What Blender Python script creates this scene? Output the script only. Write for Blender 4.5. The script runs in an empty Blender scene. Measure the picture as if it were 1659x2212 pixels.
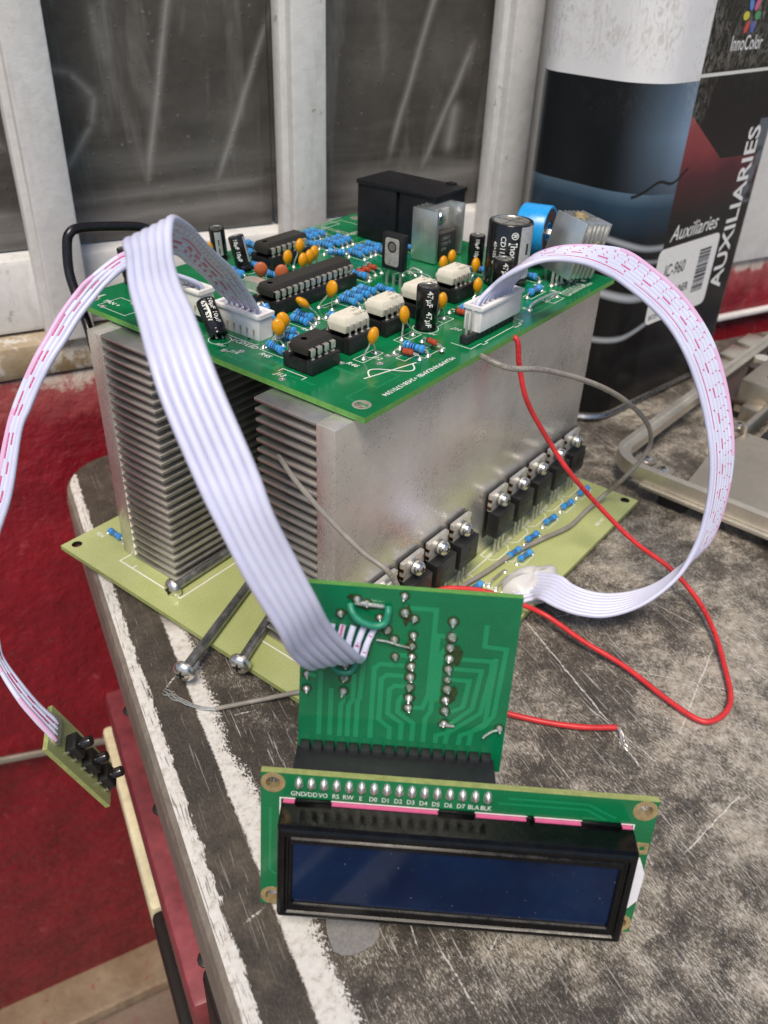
import bpy, bmesh, math, random
from mathutils import Vector, Matrix, Euler
from mathutils.geometry import tessellate_polygon
S = 0.001                      # everything below is in millimetres
random.seed(4)
scene = bpy.context.scene
COL = scene.collection
# ------------------------------------------------------------ camera, sky, sun
CAMP = Vector((-136.58, -108.02, 176.23))
RX = Vector((0.6144158, -0.78818586, 0.03544404))
RD = Vector((-0.4244254, -0.36805527, -0.82728375))
RF = Vector((0.66509872, 0.49325285, -0.56066507))
cd = bpy.data.cameras.new('camera'); cam = bpy.data.objects.new('camera', cd); COL.objects.link(cam)
cam.matrix_world = Matrix(((RX.x, -RD.x, -RF.x, CAMP.x*S), (RX.y, -RD.y, -RF.y, CAMP.y*S), (RX.z, -RD.z, -RF.z, CAMP.z*S), (0, 0, 0, 1)))
cd.sensor_fit = 'HORIZONTAL'; cd.sensor_width = 36; cd.lens = 36*1827.48/1659
cd.clip_start = 0.01; cd.clip_end = 100
cd.dof.use_dof = True; cd.dof.focus_distance = 0.216; cd.dof.aperture_fstop = 30
scene.camera = cam
SUN_AZ, SUN_EL = math.radians(240), math.radians(60)      # compass azimuth, clockwise from +Y
world = bpy.data.worlds.new('World'); scene.world = world; world.use_nodes = True
wn = world.node_tree; wn.nodes.clear()
sky = wn.nodes.new('ShaderNodeTexSky'); sky.sky_type = 'NISHITA'; sky.sun_disc = False
sky.sun_elevation = SUN_EL; sky.sun_rotation = SUN_AZ
bg = wn.nodes.new('ShaderNodeBackground'); bg.inputs['Strength'].default_value = 0.078
wo = wn.nodes.new('ShaderNodeOutputWorld')
wn.links.new(sky.outputs[0], bg.inputs[0]); wn.links.new(bg.outputs[0], wo.inputs[0])
sl = bpy.data.lights.new('sun', 'SUN'); sl.energy = 2.6; sl.angle = math.radians(24); sl.color = (1.0, 0.88, 0.73)
so = bpy.data.objects.new('sun', sl); COL.objects.link(so)
sdir = Vector((math.sin(SUN_AZ)*math.cos(SUN_EL), math.cos(SUN_AZ)*math.cos(SUN_EL), math.sin(SUN_EL)))
so.rotation_euler = (-sdir).to_track_quat('-Z', 'Y').to_euler()
so.location = sdir*2
scene.view_settings.view_transform = 'Standard'; scene.view_settings.look = 'None'
scene.view_settings.gamma = 1; scene.view_settings.use_curve_mapping = False
scene.view_settings.exposure = 0.54
scene.cycles.max_bounces = 8; scene.cycles.use_denoising = True

# ------------------------------------------------------------ materials
class NT:
    def __init__(s, name):
        s.m = bpy.data.materials.new(name); s.m.use_nodes = True
        s.t = s.m.node_tree; s.t.nodes.clear()
        s.out = s.n('OutputMaterial'); s.b = s.n('BsdfPrincipled'); s.l(s.b.outputs[0], s.out.inputs[0])
    def n(s, k): return s.t.nodes.new('ShaderNode'+k)
    def l(s, a, b): s.t.links.new(a, b)
    def put(s, sock, v):
        if hasattr(v, 'node') or isinstance(v, bpy.types.NodeSocket): s.l(v, sock)
        elif isinstance(v, tuple) and len(v) == 3 and sock.type == 'RGBA': sock.default_value = (*v, 1)
        else: sock.default_value = v
    def co(s, kind='Object', scale=(1, 1, 1), rot=(0, 0, 0), loc=(0, 0, 0)):
        k = s.n('TexCoord'); mp = s.n('Mapping'); mp.inputs['Location'].default_value = loc
        mp.inputs['Rotation'].default_value = rot
        f = 1000 if kind == 'Object' else 1
        mp.inputs['Scale'].default_value = tuple(q*f for q in scale)
        s.l(k.outputs[kind], mp.inputs[0]); return mp.outputs[0]
    def sep(s, v):
        k = s.n('SeparateXYZ'); s.l(v, k.inputs[0]); return k.outputs
    def noise(s, v, scale, detail=4, rough=.55, dist=0):
        k = s.n('TexNoise'); s.put(k.inputs['Vector'], v); k.inputs['Scale'].default_value = scale
        k.inputs['Detail'].default_value = detail; k.inputs['Roughness'].default_value = rough
        k.inputs['Distortion'].default_value = dist; return k.outputs['Fac']
    def vor(s, v, scale, feature='F1', out='Distance', rnd=1):
        k = s.n('TexVoronoi'); k.feature = feature; s.put(k.inputs['Vector'], v); k.inputs['Scale'].default_value = scale
        k.inputs['Randomness'].default_value = rnd; return k.outputs[out]
    def ma(s, op, a, b=0.0, c=0.0, clamp=False):
        k = s.n('Math'); k.operation = op; k.use_clamp = clamp
        s.put(k.inputs[0], a); s.put(k.inputs[1], b); s.put(k.inputs[2], c); return k.outputs[0]
    def rng(s, v, a, b, c=0.0, d=1.0):
        k = s.n('MapRange'); k.clamp = True
        for i, q in enumerate((v, a, b, c, d)): s.put(k.inputs[i], q)
        return k.outputs[0]
    def mix(s, f, a, b, blend='MIX'):
        k = s.n('Mix'); k.data_type = 'RGBA'; k.blend_type = blend
        s.put(k.inputs[0], f); s.put(k.inputs[6], a); s.put(k.inputs[7], b); return k.outputs[2]
    def ramp(s, f, stops):
        k = s.n('ValToRGB'); e = k.color_ramp.elements
        while len(e) < len(stops): e.new(.5)
        for q, (p, c) in zip(e, stops): q.position = p; q.color = (*c, 1)
        s.put(k.inputs[0], f); return k.outputs[0]
    def rand(s):
        return s.n('ObjectInfo').outputs['Random']
    def bump(s, h, strength=.2, dist=.1):
        k = s.n('Bump'); k.inputs['Strength'].default_value = strength; k.inputs['Distance'].default_value = dist*S
        s.put(k.inputs['Height'], h); s.l(k.outputs[0], s.b.inputs['Normal'])
    def set(s, **k):
        names = dict(col='Base Color', rough='Roughness', metal='Metallic', spec='Specular IOR Level', trans='Transmission Weight', ior='IOR', alpha='Alpha', coat='Coat Weight', crough='Coat Roughness', sss='Subsurface Weight', em='Emission Color', ems='Emission Strength')
        for a, v in k.items(): s.put(s.b.inputs[names[a]], v)
        return s.m

def simple(name, col, rough=.5, metal=0, var=.12, nscale=.6, bump=0.0, rvar=.15, **kw):
    m = NT(name); v = m.co()
    n1 = m.noise(v, nscale, 5); n2 = m.noise(v, nscale*5.3, 3)
    f = m.ma('MULTIPLY_ADD', n1, .6, m.ma('MULTIPLY', n2, .4))
    d = tuple(max(0, c*(1-var*2)) for c in col); l = tuple(min(1, c*(1+var*2)) for c in col)
    c = m.ramp(f, [(.3, d), (.7, l)])
    if bump: m.bump(n2, bump, .12)
    return m.set(col=c, rough=m.rng(f, .3, .7, max(.02, rough-rvar), min(1, rough+rvar)), metal=metal, **kw)

def mat_table():
    m = NT('worn_laminate'); v = m.co(); x, y, z = m.sep(v)
    w = m.noise(v, .12, 3, .5); wx = m.ma('MULTIPLY_ADD', m.ma('SUBTRACT', w, .5), 2.2, x)
    streak = m.co(scale=(1.0, .62, 1), rot=(0, 0, .55))
    fine = m.noise(streak, 1.75, 3, .6); grit = m.noise(v, 3.4, 2, .6); mid = m.noise(v, .125, 6, .68); big = m.noise(v, .020, 4, .55)
    chew = m.noise(m.co(scale=(1, .30, 1)), 1.2, 5, .7)
    grain = m.ma('ADD', m.ma('MULTIPLY', fine, .6), m.ma('MULTIPLY', grit, .4))
    dark = m.ramp(grain, [(.32, (.020, .0175, .0155)), (.50, (.048, .042, .036)), (.68, (.105, .091, .077))])
    brown = m.ramp(mid, [(.38, (.040, .034, .029)), (.66, (.125, .100, .075))])
    dark = m.mix(m.rng(big, .4, .65, .15, .6), dark, brown)
    pale = m.ramp(m.noise(v, .35, 5, .65), [(.3, (.25, .22, .175)), (.52, (.45, .41, .35)), (.78, (.66, .64, .60))])
    xr = m.rng(x, 18, 55, -.05, .03)
    patch = m.ma('ADD', m.ma('ADD', m.ma('MULTIPLY', m.ma('SUBTRACT', mid, .5), .55), m.ma('MULTIPLY', m.ma('SUBTRACT', big, .5), .75)), xr)
    film = m.ma('MULTIPLY', m.rng(patch, -.13, .16), m.rng(m.ma('ADD', grain, m.ma('MULTIPLY', patch, .55)), .45, .60, .12, .80))
    scuff = m.noise(m.co(scale=(1, .16, 1), rot=(0, 0, .85)), .55, 5, .7)
    scuff2 = m.noise(m.co(scale=(1, .14, 1), rot=(0, 0, -.25), loc=(40, 9, 0)), .5, 5, .7)
    sf = m.ma('MULTIPLY', m.ma('MAXIMUM', m.rng(scuff, .60, .72), m.rng(scuff2, .61, .73)), m.rng(grain, .42, .58))
    bald = m.rng(m.ma('ADD', patch, m.ma('MULTIPLY', m.ma('SUBTRACT', fine, .5), .55)), .235, .31)
    fl2 = m.ma('ADD', m.ma('MULTIPLY', m.noise(m.co(scale=(1.3, .42, 1), rot=(0, 0, .75)), 1.9, 4, .66), .65), m.ma('MULTIPLY', m.noise(v, 5.0, 2, .6), .35))
    fleck = m.ma('MULTIPLY', m.rng(m.ma('ADD', fl2, m.ma('MULTIPLY', patch, .66)), .522, .585), .88)
    mask = m.ma('MAXIMUM', m.ma('MAXIMUM', m.ma('MULTIPLY', film, .42), bald), m.ma('MAXIMUM', m.ma('MULTIPLY', sf, .8), fleck))
    mask = m.ma('MULTIPLY', mask, m.rng(wx, 15, 26, .07, 1))
    cw = m.ma('MULTIPLY_ADD', m.ma('SUBTRACT', chew, .5), 4.2, wx)
    border = m.rng(cw, 2.2, 2.6, 1, 0)
    cut = m.rng(m.noise(m.co(scale=(2.2, .12, 1), rot=(0, 0, -.05)), .9, 2, .5), .60, .63)
    border = m.ma('MULTIPLY', border, m.ma('SUBTRACT', 1, m.ma('MULTIPLY', cut, .6)))
    jag = m.ma('MULTIPLY_ADD', m.ma('SUBTRACT', m.noise(m.co(scale=(1, .8, 1), rot=(0, 0, .6)), 1.1, 4, .7), .5), 1.6, m.ma('MULTIPLY_ADD', m.ma('SUBTRACT', w, .5), 1.2, x))
    rr = m.rng(y, -10, 14, 19.2, 16.2); rr = m.ma('ADD', rr, m.rng(y, 14, 50, 0, 2))
    ragged = m.ma('MULTIPLY_ADD', m.ma('SUBTRACT', fine, .5), 9, m.ma('MULTIPLY_ADD', m.ma('SUBTRACT', mid, .5), 7, x))
    band = m.ma('MULTIPLY', m.rng(jag, 12.3, 12.8), m.rng(m.ma('SUBTRACT', ragged, rr), -.5, .9, 1, 0))
    band = m.ma('MULTIPLY', band, m.rng(y, 62, 74, 1, 0))
    white = m.ramp(m.noise(v, .45, 6, .72), [(.3, (.36, .33, .29)), (.48, (.60, .58, .55)), (.75, (.70, .70, .70))])
    sc = None
    for i, (rz, sx, thr) in enumerate(((.9, .05, .68), (-.35, .035, .695), (1.9, .045, .70), (.25, .06, .70), (1.35, .03, .70), (-.8, .04, .705))):
        q = m.noise(m.co(scale=(2.0, sx*1.5, 1), rot=(0, 0, rz), loc=(i*31, 7*i, 0)), .9, 2, .4, .55)
        r = m.ma('MULTIPLY', m.rng(q, thr, thr+.025), m.rng(m.noise(m.co(loc=(17*i, 53*i, 0)), .03, 2), .42, .54)); sc = r if sc is None else m.ma('MAXIMUM', sc, r)
    sc = m.ma('MULTIPLY', m.ma('MULTIPLY', sc, .62), m.ma('MULTIPLY', m.rng(wx, 13, 20, .4, 1), m.rng(grit, .3, .5, .5, 1)))
    for (ax, ay, bx, by, ww) in SCRATCH:
        dx, dy = bx-ax, by-ay; L = math.hypot(dx, dy); ux, uy = dx/L, dy/L
        px = m.ma('SUBTRACT', x, ax); py = m.ma('SUBTRACT', y, ay)
        al = m.ma('MULTIPLY_ADD', px, ux, m.ma('MULTIPLY', py, uy))
        ac = m.ma('ABSOLUTE', m.ma('ADD', m.ma('MULTIPLY_ADD', px, -uy, m.ma('MULTIPLY', py, ux)), m.ma('MULTIPLY', m.ma('SUBTRACT', mid, .5), 1.4)))
        wid = m.ma('MULTIPLY', m.rng(fine, .35, .65, -.1, 1), ww)
        ins = m.ma('MULTIPLY', m.rng(al, 0, 3), m.rng(al, L-3, L, 1, 0))
        r = m.ma('MULTIPLY', m.rng(m.ma('SUBTRACT', ac, wid), -.08, .1, 1, 0), ins)
        sc = m.ma('MAXIMUM', sc, r)
    c = m.mix(mask, dark, pale); c = m.mix(m.ma('MULTIPLY', sc, .85), c, white)
    whitem = m.ma('MAXIMUM', border, band); c = m.mix(whitem, c, white)
    h = m.ma('SUBTRACT', m.ma('MULTIPLY', fine, .4), m.ma('MAXIMUM', m.ma('MAXIMUM', mask, sc), whitem))
    m.bump(h, .4, .15)
    return m.set(col=c, rough=m.rng(m.ma('MAXIMUM', mask, whitem), 0, 1, .46, .66), spec=.4)

def mat_pcb(name, base, light, edge=None, rough=.22):
    m = NT(name); v = m.co(); n1 = m.noise(v, .06, 4); n2 = m.noise(v, 1.6, 4, .6)
    c = m.ramp(n1, [(.3, base), (.7, light)])
    m.bump(m.noise(v, .5, 3), .05, .1)
    return m.set(col=c, rough=m.rng(n2, .3, .7, rough*.7, rough*1.5), spec=.5, coat=.3, crough=.08)

def mat_alu(name, col=(.56, .55, .53), rough=.36, scr=.35, stretch=(1, 1, .05), metal=.92):
    m = NT(name); v = m.co(); br = m.noise(m.co(scale=stretch), 2.2, 4, .6)
    blot = m.noise(v, .045, 5, .6); sm = m.noise(v, .4, 5, .7)
    sc = m.rng(m.noise(m.co(scale=(.22, 1, 1.6), rot=(.3, .9, .2)), .9, 3, .5), .70, .73)
    sc2 = m.rng(m.noise(m.co(scale=(1.6, 1, .25), rot=(.1, -.5, .4)), .9, 3, .5), .71, .74)
    scr_m = m.ma('MAXIMUM', sc, sc2)
    f = m.ma('ADD', m.ma('ADD', m.ma('MULTIPLY', blot, .5), m.ma('ADD', m.ma('MULTIPLY', br, .25), m.ma('MULTIPLY', sm, .25))), m.ma('MULTIPLY', m.ma('SUBTRACT', m.rand(), .5), .12))
    c = m.ramp(f, [(.3, tuple(q*.72 for q in col)), (.7, tuple(min(1, q*1.22) for q in col))])
    c = m.mix(m.ma('MULTIPLY', scr_m, .32), c, tuple(q*.42 for q in col))
    m.bump(m.ma('ADD', br, m.ma('MULTIPLY', scr_m, -.6)), .04, .1)
    return m.set(col=c, metal=metal, rough=m.rng(f, .3, .7, rough-.07, rough+.12))

def mat_print(name, period, duty, half, col=(.50, .07, .20), side=.25, base=(.60, .62, .79), phase=0.0, tee=False):
    m = NT(name); k = m.n('UVMap'); u, v2, _ = m.sep(k.outputs[0])
    fr = m.ma('FRACT', m.ma('ADD', m.ma('DIVIDE', u, period), phase))
    on = m.ma('LESS_THAN', fr, duty)
    dv = m.ma('ABSOLUTE', m.ma('SUBTRACT', v2, side))
    a = m.ma('MULTIPLY', on, m.ma('LESS_THAN', dv, half))
    if tee:
        on2 = m.ma('LESS_THAN', m.ma('SUBTRACT', fr, duty), duty*1.6)
        a = m.ma('MAXIMUM', a, m.ma('MULTIPLY', on2, m.ma('LESS_THAN', dv, half*.22)))
    ob = m.co(); n = m.noise(ob, .12, 3)
    a = m.ma('MULTIPLY', a, m.rng(m.noise(ob, 3.5, 2), .3, .5, .45, 1))
    b = m.ramp(n, [(.3, tuple(q*.94 for q in base)), (.7, tuple(min(1, q*1.05) for q in base))])
    return m.set(col=m.mix(a, b, col), rough=.38, spec=.45, sss=.0)

def mat_wire_print(name, base, ink, period, duty, half=.1, rough=.4):
    m = NT(name); k = m.n('UVMap'); u, v2, _ = m.sep(k.outputs[0]); ob = m.co()
    fr = m.ma('FRACT', m.ma('DIVIDE', u, period)); on = m.ma('LESS_THAN', fr, duty)
    brk = m.rng(m.noise(m.co(scale=(1, 1, 1)), 1.6, 2, .4), .5, .54)
    a = m.ma('MULTIPLY', m.ma('MULTIPLY', on, m.ma('LESS_THAN', m.ma('ABSOLUTE', m.ma('SUBTRACT', v2, .25)), half)), brk)
    n = m.noise(ob, .3, 4)
    b = m.ramp(n, [(.3, tuple(q*.8 for q in base)), (.7, tuple(min(1, q*1.12) for q in base))])
    return m.set(col=m.mix(m.ma('MULTIPLY', a, .75), b, ink), rough=rough, spec=.4)

def mat_tin():
    m = NT('printed_tin_label'); v = m.co(); x, y, z = m.sep(v); n = m.noise(v, .03, 3)
    inR = m.ma('GREATER_THAN', x, 20)                      # right printed panel starts 20 mm in
    # lower picture: blue glow fading to black towards the left and bottom
    gx = m.rng(x, -10, 18, 0, 1); gz = m.ma('MULTIPLY', m.rng(z, 94, 118, .25, 1), m.rng(z, 118, 137, 1, .72))
    blue = m.mix(m.ma('MULTIPLY', gx, gz), (.006, .008, .011), (.20, .30, .43))
    body = m.ma('ADD', z, m.ma('MULTIPLY', m.ma('SUBTRACT', x, 0), .10))
    b2 = m.rng(body, 62, 98, 0, 1)
    low = m.ramp(b2, [(0, (.004, .004, .005)), (.5, (.006, .009, .014)), (.85, (.022, .05, .085)), (1, (.085, .14, .20))])
    blue = m.mix(m.ma('LESS_THAN', body, 98), blue, low)
    for zc, sl, wd, br in ((78, -.28, 1.1, .5), (73, -.32, .8, .35), (57, -.22, 1.5, .6), (39, .04, 1.1, .5)):
        q = m.ma('ABSOLUTE', m.ma('SUBTRACT', z, m.ma('MULTIPLY_ADD', m.ma('MULTIPLY', x, x), .006, m.ma('MULTIPLY_ADD', x, sl, zc))))
        blue = m.mix(m.ma('MULTIPLY', m.rng(q, wd*.3, wd*1.6, 1, 0), br), blue, (.62, .67, .74))
    red = m.ramp(m.rng(m.ma('ADD', z, m.ma('MULTIPLY', m.ma('SUBTRACT', n, .5), 14)), 88, 124), [(0, (.016, .012, .014)), (.35, (.075, .022, .028)), (.62, (.22, .045, .052)), (1, (.30, .07, .072))])
    cut = m.ma('GREATER_THAN', m.ma('MULTIPLY_ADD', x, .62, z), 137)     # dark slanted block over the red
    cut2 = m.ma('GREATER_THAN', z, m.ma('MULTIPLY_ADD', x, -.05, 108.6))
    red = m.mix(m.ma('MULTIPLY', cut, cut2), red, (.018, .016, .016))
    red = m.mix(m.ma('LESS_THAN', z, 84), red, (.010, .010, .012))
    low2 = m.mix(inR, blue, red)
    edge = m.rng(m.ma('ABSOLUTE', m.ma('SUBTRACT', z, m.ma('MULTIPLY_ADD', m.ma('SINE', m.ma('MULTIPLY', x, .28)), 1.6, m.ma('MULTIPLY_ADD', x, .16, 99.5)))), .35, .8, 1, 0)
    edge = m.ma('MULTIPLY', edge, m.ma('MULTIPLY', m.ma('GREATER_THAN', x, -5), m.ma('LESS_THAN', x, 26)))
    low2 = m.mix(edge, low2, (.008, .008, .009))
    rightgrey = m.ma('MULTIPLY', m.ma('GREATER_THAN', x, 77), m.ma('MULTIPLY', m.ma('GREATER_THAN', z, 84), m.ma('LESS_THAN', z, 119)))
    low2 = m.mix(m.ma('MULTIPLY', rightgrey, m.rng(m.noise(v, .09, 2), .42, .52)), low2, (.12, .14, .165))
    up = m.mix(inR, (.74, .75, .78), (.022, .020, .018))
    line = m.ma('MULTIPLY', inR, m.ma('LESS_THAN', m.ma('ABSOLUTE', m.ma('SUBTRACT', z, 138)), .6))
    up = m.mix(line, up, (.72, .72, .72))
    c = m.mix(m.ma('GREATER_THAN', z, 136.5), low2, up)
    # dried smears
    d1 = m.noise(m.co(scale=(1, 1, .55), rot=(0, .5, 0)), .30, 6, .7, 2.2); d2 = m.noise(v, .045, 3)
    zone = m.ma('MULTIPLY', m.rng(z, 118, 136), m.rng(m.ma('ABSOLUTE', m.ma('SUBTRACT', x, 19)), 5, 14, 1, .06))
    zone = m.ma('MAXIMUM', m.ma('MULTIPLY', zone, m.rng(d2, .40, .56)), m.ma('MULTIPLY', m.rng(z, 138, 142), m.rng(d2, .36, .6, .15, .9)))
    sm = m.ma('MULTIPLY', m.rng(d1, .47, .60), zone)
    c = m.mix(m.ma('MULTIPLY', sm, .6, clamp=True), c, (.36, .34, .30))
    c = m.mix(.015, c, (.4, .38, .34))
    return m.set(col=c, rough=m.rng(sm, 0, .6, .2, .6), spec=.16)

def mat_wall(name, a, b, peel, thr=.66, bump=.5, top=False):
    m = NT(name); v = m.co(); n = m.noise(v, .035, 5, .6); n2 = m.noise(v, .25, 4, .6); n3 = m.noise(v, .09, 6, .7)
    c = m.ramp(n, [(.3, a), (.7, b)]); c = m.mix(m.rng(n3, thr, thr+.07), c, peel)
    c = m.mix(m.ma('MULTIPLY', m.rng(n2, .45, .75), .25), c, tuple(q*.55 for q in a))
    if top:
        zz = m.ma('MULTIPLY_ADD', m.ma('SUBTRACT', n3, .5), 34, m.sep(v)[2]); c = m.mix(m.ma('MULTIPLY', m.rng(zz, 10, 32), .75), c, (.40, .12, .115)); c = m.mix(m.rng(zz, 26, 31), c, (.52, .45, .40))
        n = m.ma('ADD', n, m.ma('MULTIPLY', m.noise(v, .13, 3, .5), .9))
    n4 = m.noise(v, .7, 4, .7); chip = m.rng(m.noise(v, .16, 6, .75, .6), .655, .675); c = m.mix(m.ma('MULTIPLY', chip, .7), c, tuple(min(1, q*1.25+.02) for q in peel))
    c = m.mix(m.ma('MULTIPLY', m.rng(m.noise(m.co(scale=(1, 1, .18)), .11, 5, .65), .55, .75), .4), c, tuple(q*.42 for q in a))
    m.bump(m.ma('ADD', m.ma('ADD', n, m.ma('MULTIPLY', n4, .12)), m.ma('SUBTRACT', m.ma('MULTIPLY', n2, .35), m.ma('MULTIPLY', chip, .3))), bump, 1.4)
    return m.set(col=c, rough=m.rng(n2, .3, .7, .28, .6), spec=.5)

def mat_glass_dirt_reflections():
    m = NT('plastic_film_over_dark_glass'); v = m.co(); n = m.noise(v, .03, 4, .6); f = m.noise(v, 2.5, 3, .7)
    drop = m.vor(v, .22, out='Distance'); rr = m.rng(drop, .10, .16, 1, 0); rare = m.rng(m.noise(v, .3, 1), .55, .6)
    c = m.ramp(m.ma('ADD', m.ma('MULTIPLY', n, .75), m.ma('MULTIPLY', f, .25)), [(.32, (.042, .039, .036)), (.55, (.080, .075, .069)), (.75, (.13, .122, .11))])
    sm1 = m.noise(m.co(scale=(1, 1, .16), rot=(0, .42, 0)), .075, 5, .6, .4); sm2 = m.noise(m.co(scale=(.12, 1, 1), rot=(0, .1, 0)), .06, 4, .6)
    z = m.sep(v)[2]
    c = m.mix(m.ma('MULTIPLY', m.rng(sm1, .54, .74), .8), c, (.21, .205, .195)); c = m.mix(m.ma('MULTIPLY', m.ma('MULTIPLY', m.rng(sm2, .45, .65), m.rng(z, 35, 75, 1, .1)), .7), c, (.22, .215, .205))  # dusty film; the diagonal pale smears also paint soft light shapes into it
    m.bump(m.ma('ADD', m.ma('MULTIPLY', m.noise(v, .05, 3), 2), m.ma('MULTIPLY', rr, .3)), .35, 1.0)
    c = m.mix(m.ma('MULTIPLY', m.ma('MULTIPLY', rr, rare), .25), c, (.3, .3, .3))
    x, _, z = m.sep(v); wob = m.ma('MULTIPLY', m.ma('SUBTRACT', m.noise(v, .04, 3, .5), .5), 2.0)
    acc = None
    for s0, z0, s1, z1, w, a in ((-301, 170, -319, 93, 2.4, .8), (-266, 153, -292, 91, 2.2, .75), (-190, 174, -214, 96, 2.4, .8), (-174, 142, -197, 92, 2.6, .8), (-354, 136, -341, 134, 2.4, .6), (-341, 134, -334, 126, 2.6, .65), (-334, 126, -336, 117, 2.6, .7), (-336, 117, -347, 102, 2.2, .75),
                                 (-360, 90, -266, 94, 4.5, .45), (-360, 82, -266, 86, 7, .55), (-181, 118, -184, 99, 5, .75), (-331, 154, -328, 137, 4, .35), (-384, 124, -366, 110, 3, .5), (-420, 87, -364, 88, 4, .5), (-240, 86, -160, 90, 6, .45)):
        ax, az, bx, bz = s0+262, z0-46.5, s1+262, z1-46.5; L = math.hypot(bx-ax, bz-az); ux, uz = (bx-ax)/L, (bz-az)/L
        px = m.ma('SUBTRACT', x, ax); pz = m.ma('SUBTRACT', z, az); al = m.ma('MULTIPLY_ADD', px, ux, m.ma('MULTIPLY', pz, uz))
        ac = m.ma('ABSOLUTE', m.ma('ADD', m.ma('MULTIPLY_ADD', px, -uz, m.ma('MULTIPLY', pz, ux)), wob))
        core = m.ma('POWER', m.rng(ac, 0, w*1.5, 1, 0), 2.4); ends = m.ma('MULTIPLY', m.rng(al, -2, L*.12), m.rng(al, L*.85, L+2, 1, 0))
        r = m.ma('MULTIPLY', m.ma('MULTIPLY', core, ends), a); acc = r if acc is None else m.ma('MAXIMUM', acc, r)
    c = m.mix(m.ma('MULTIPLY', acc, .85), c, (.33, .325, .315))  # pale streaks: reflections in the film folds, painted into the colour
    return m.set(col=c, rough=m.rng(n, .3, .7, .16, .34), spec=.45)

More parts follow.
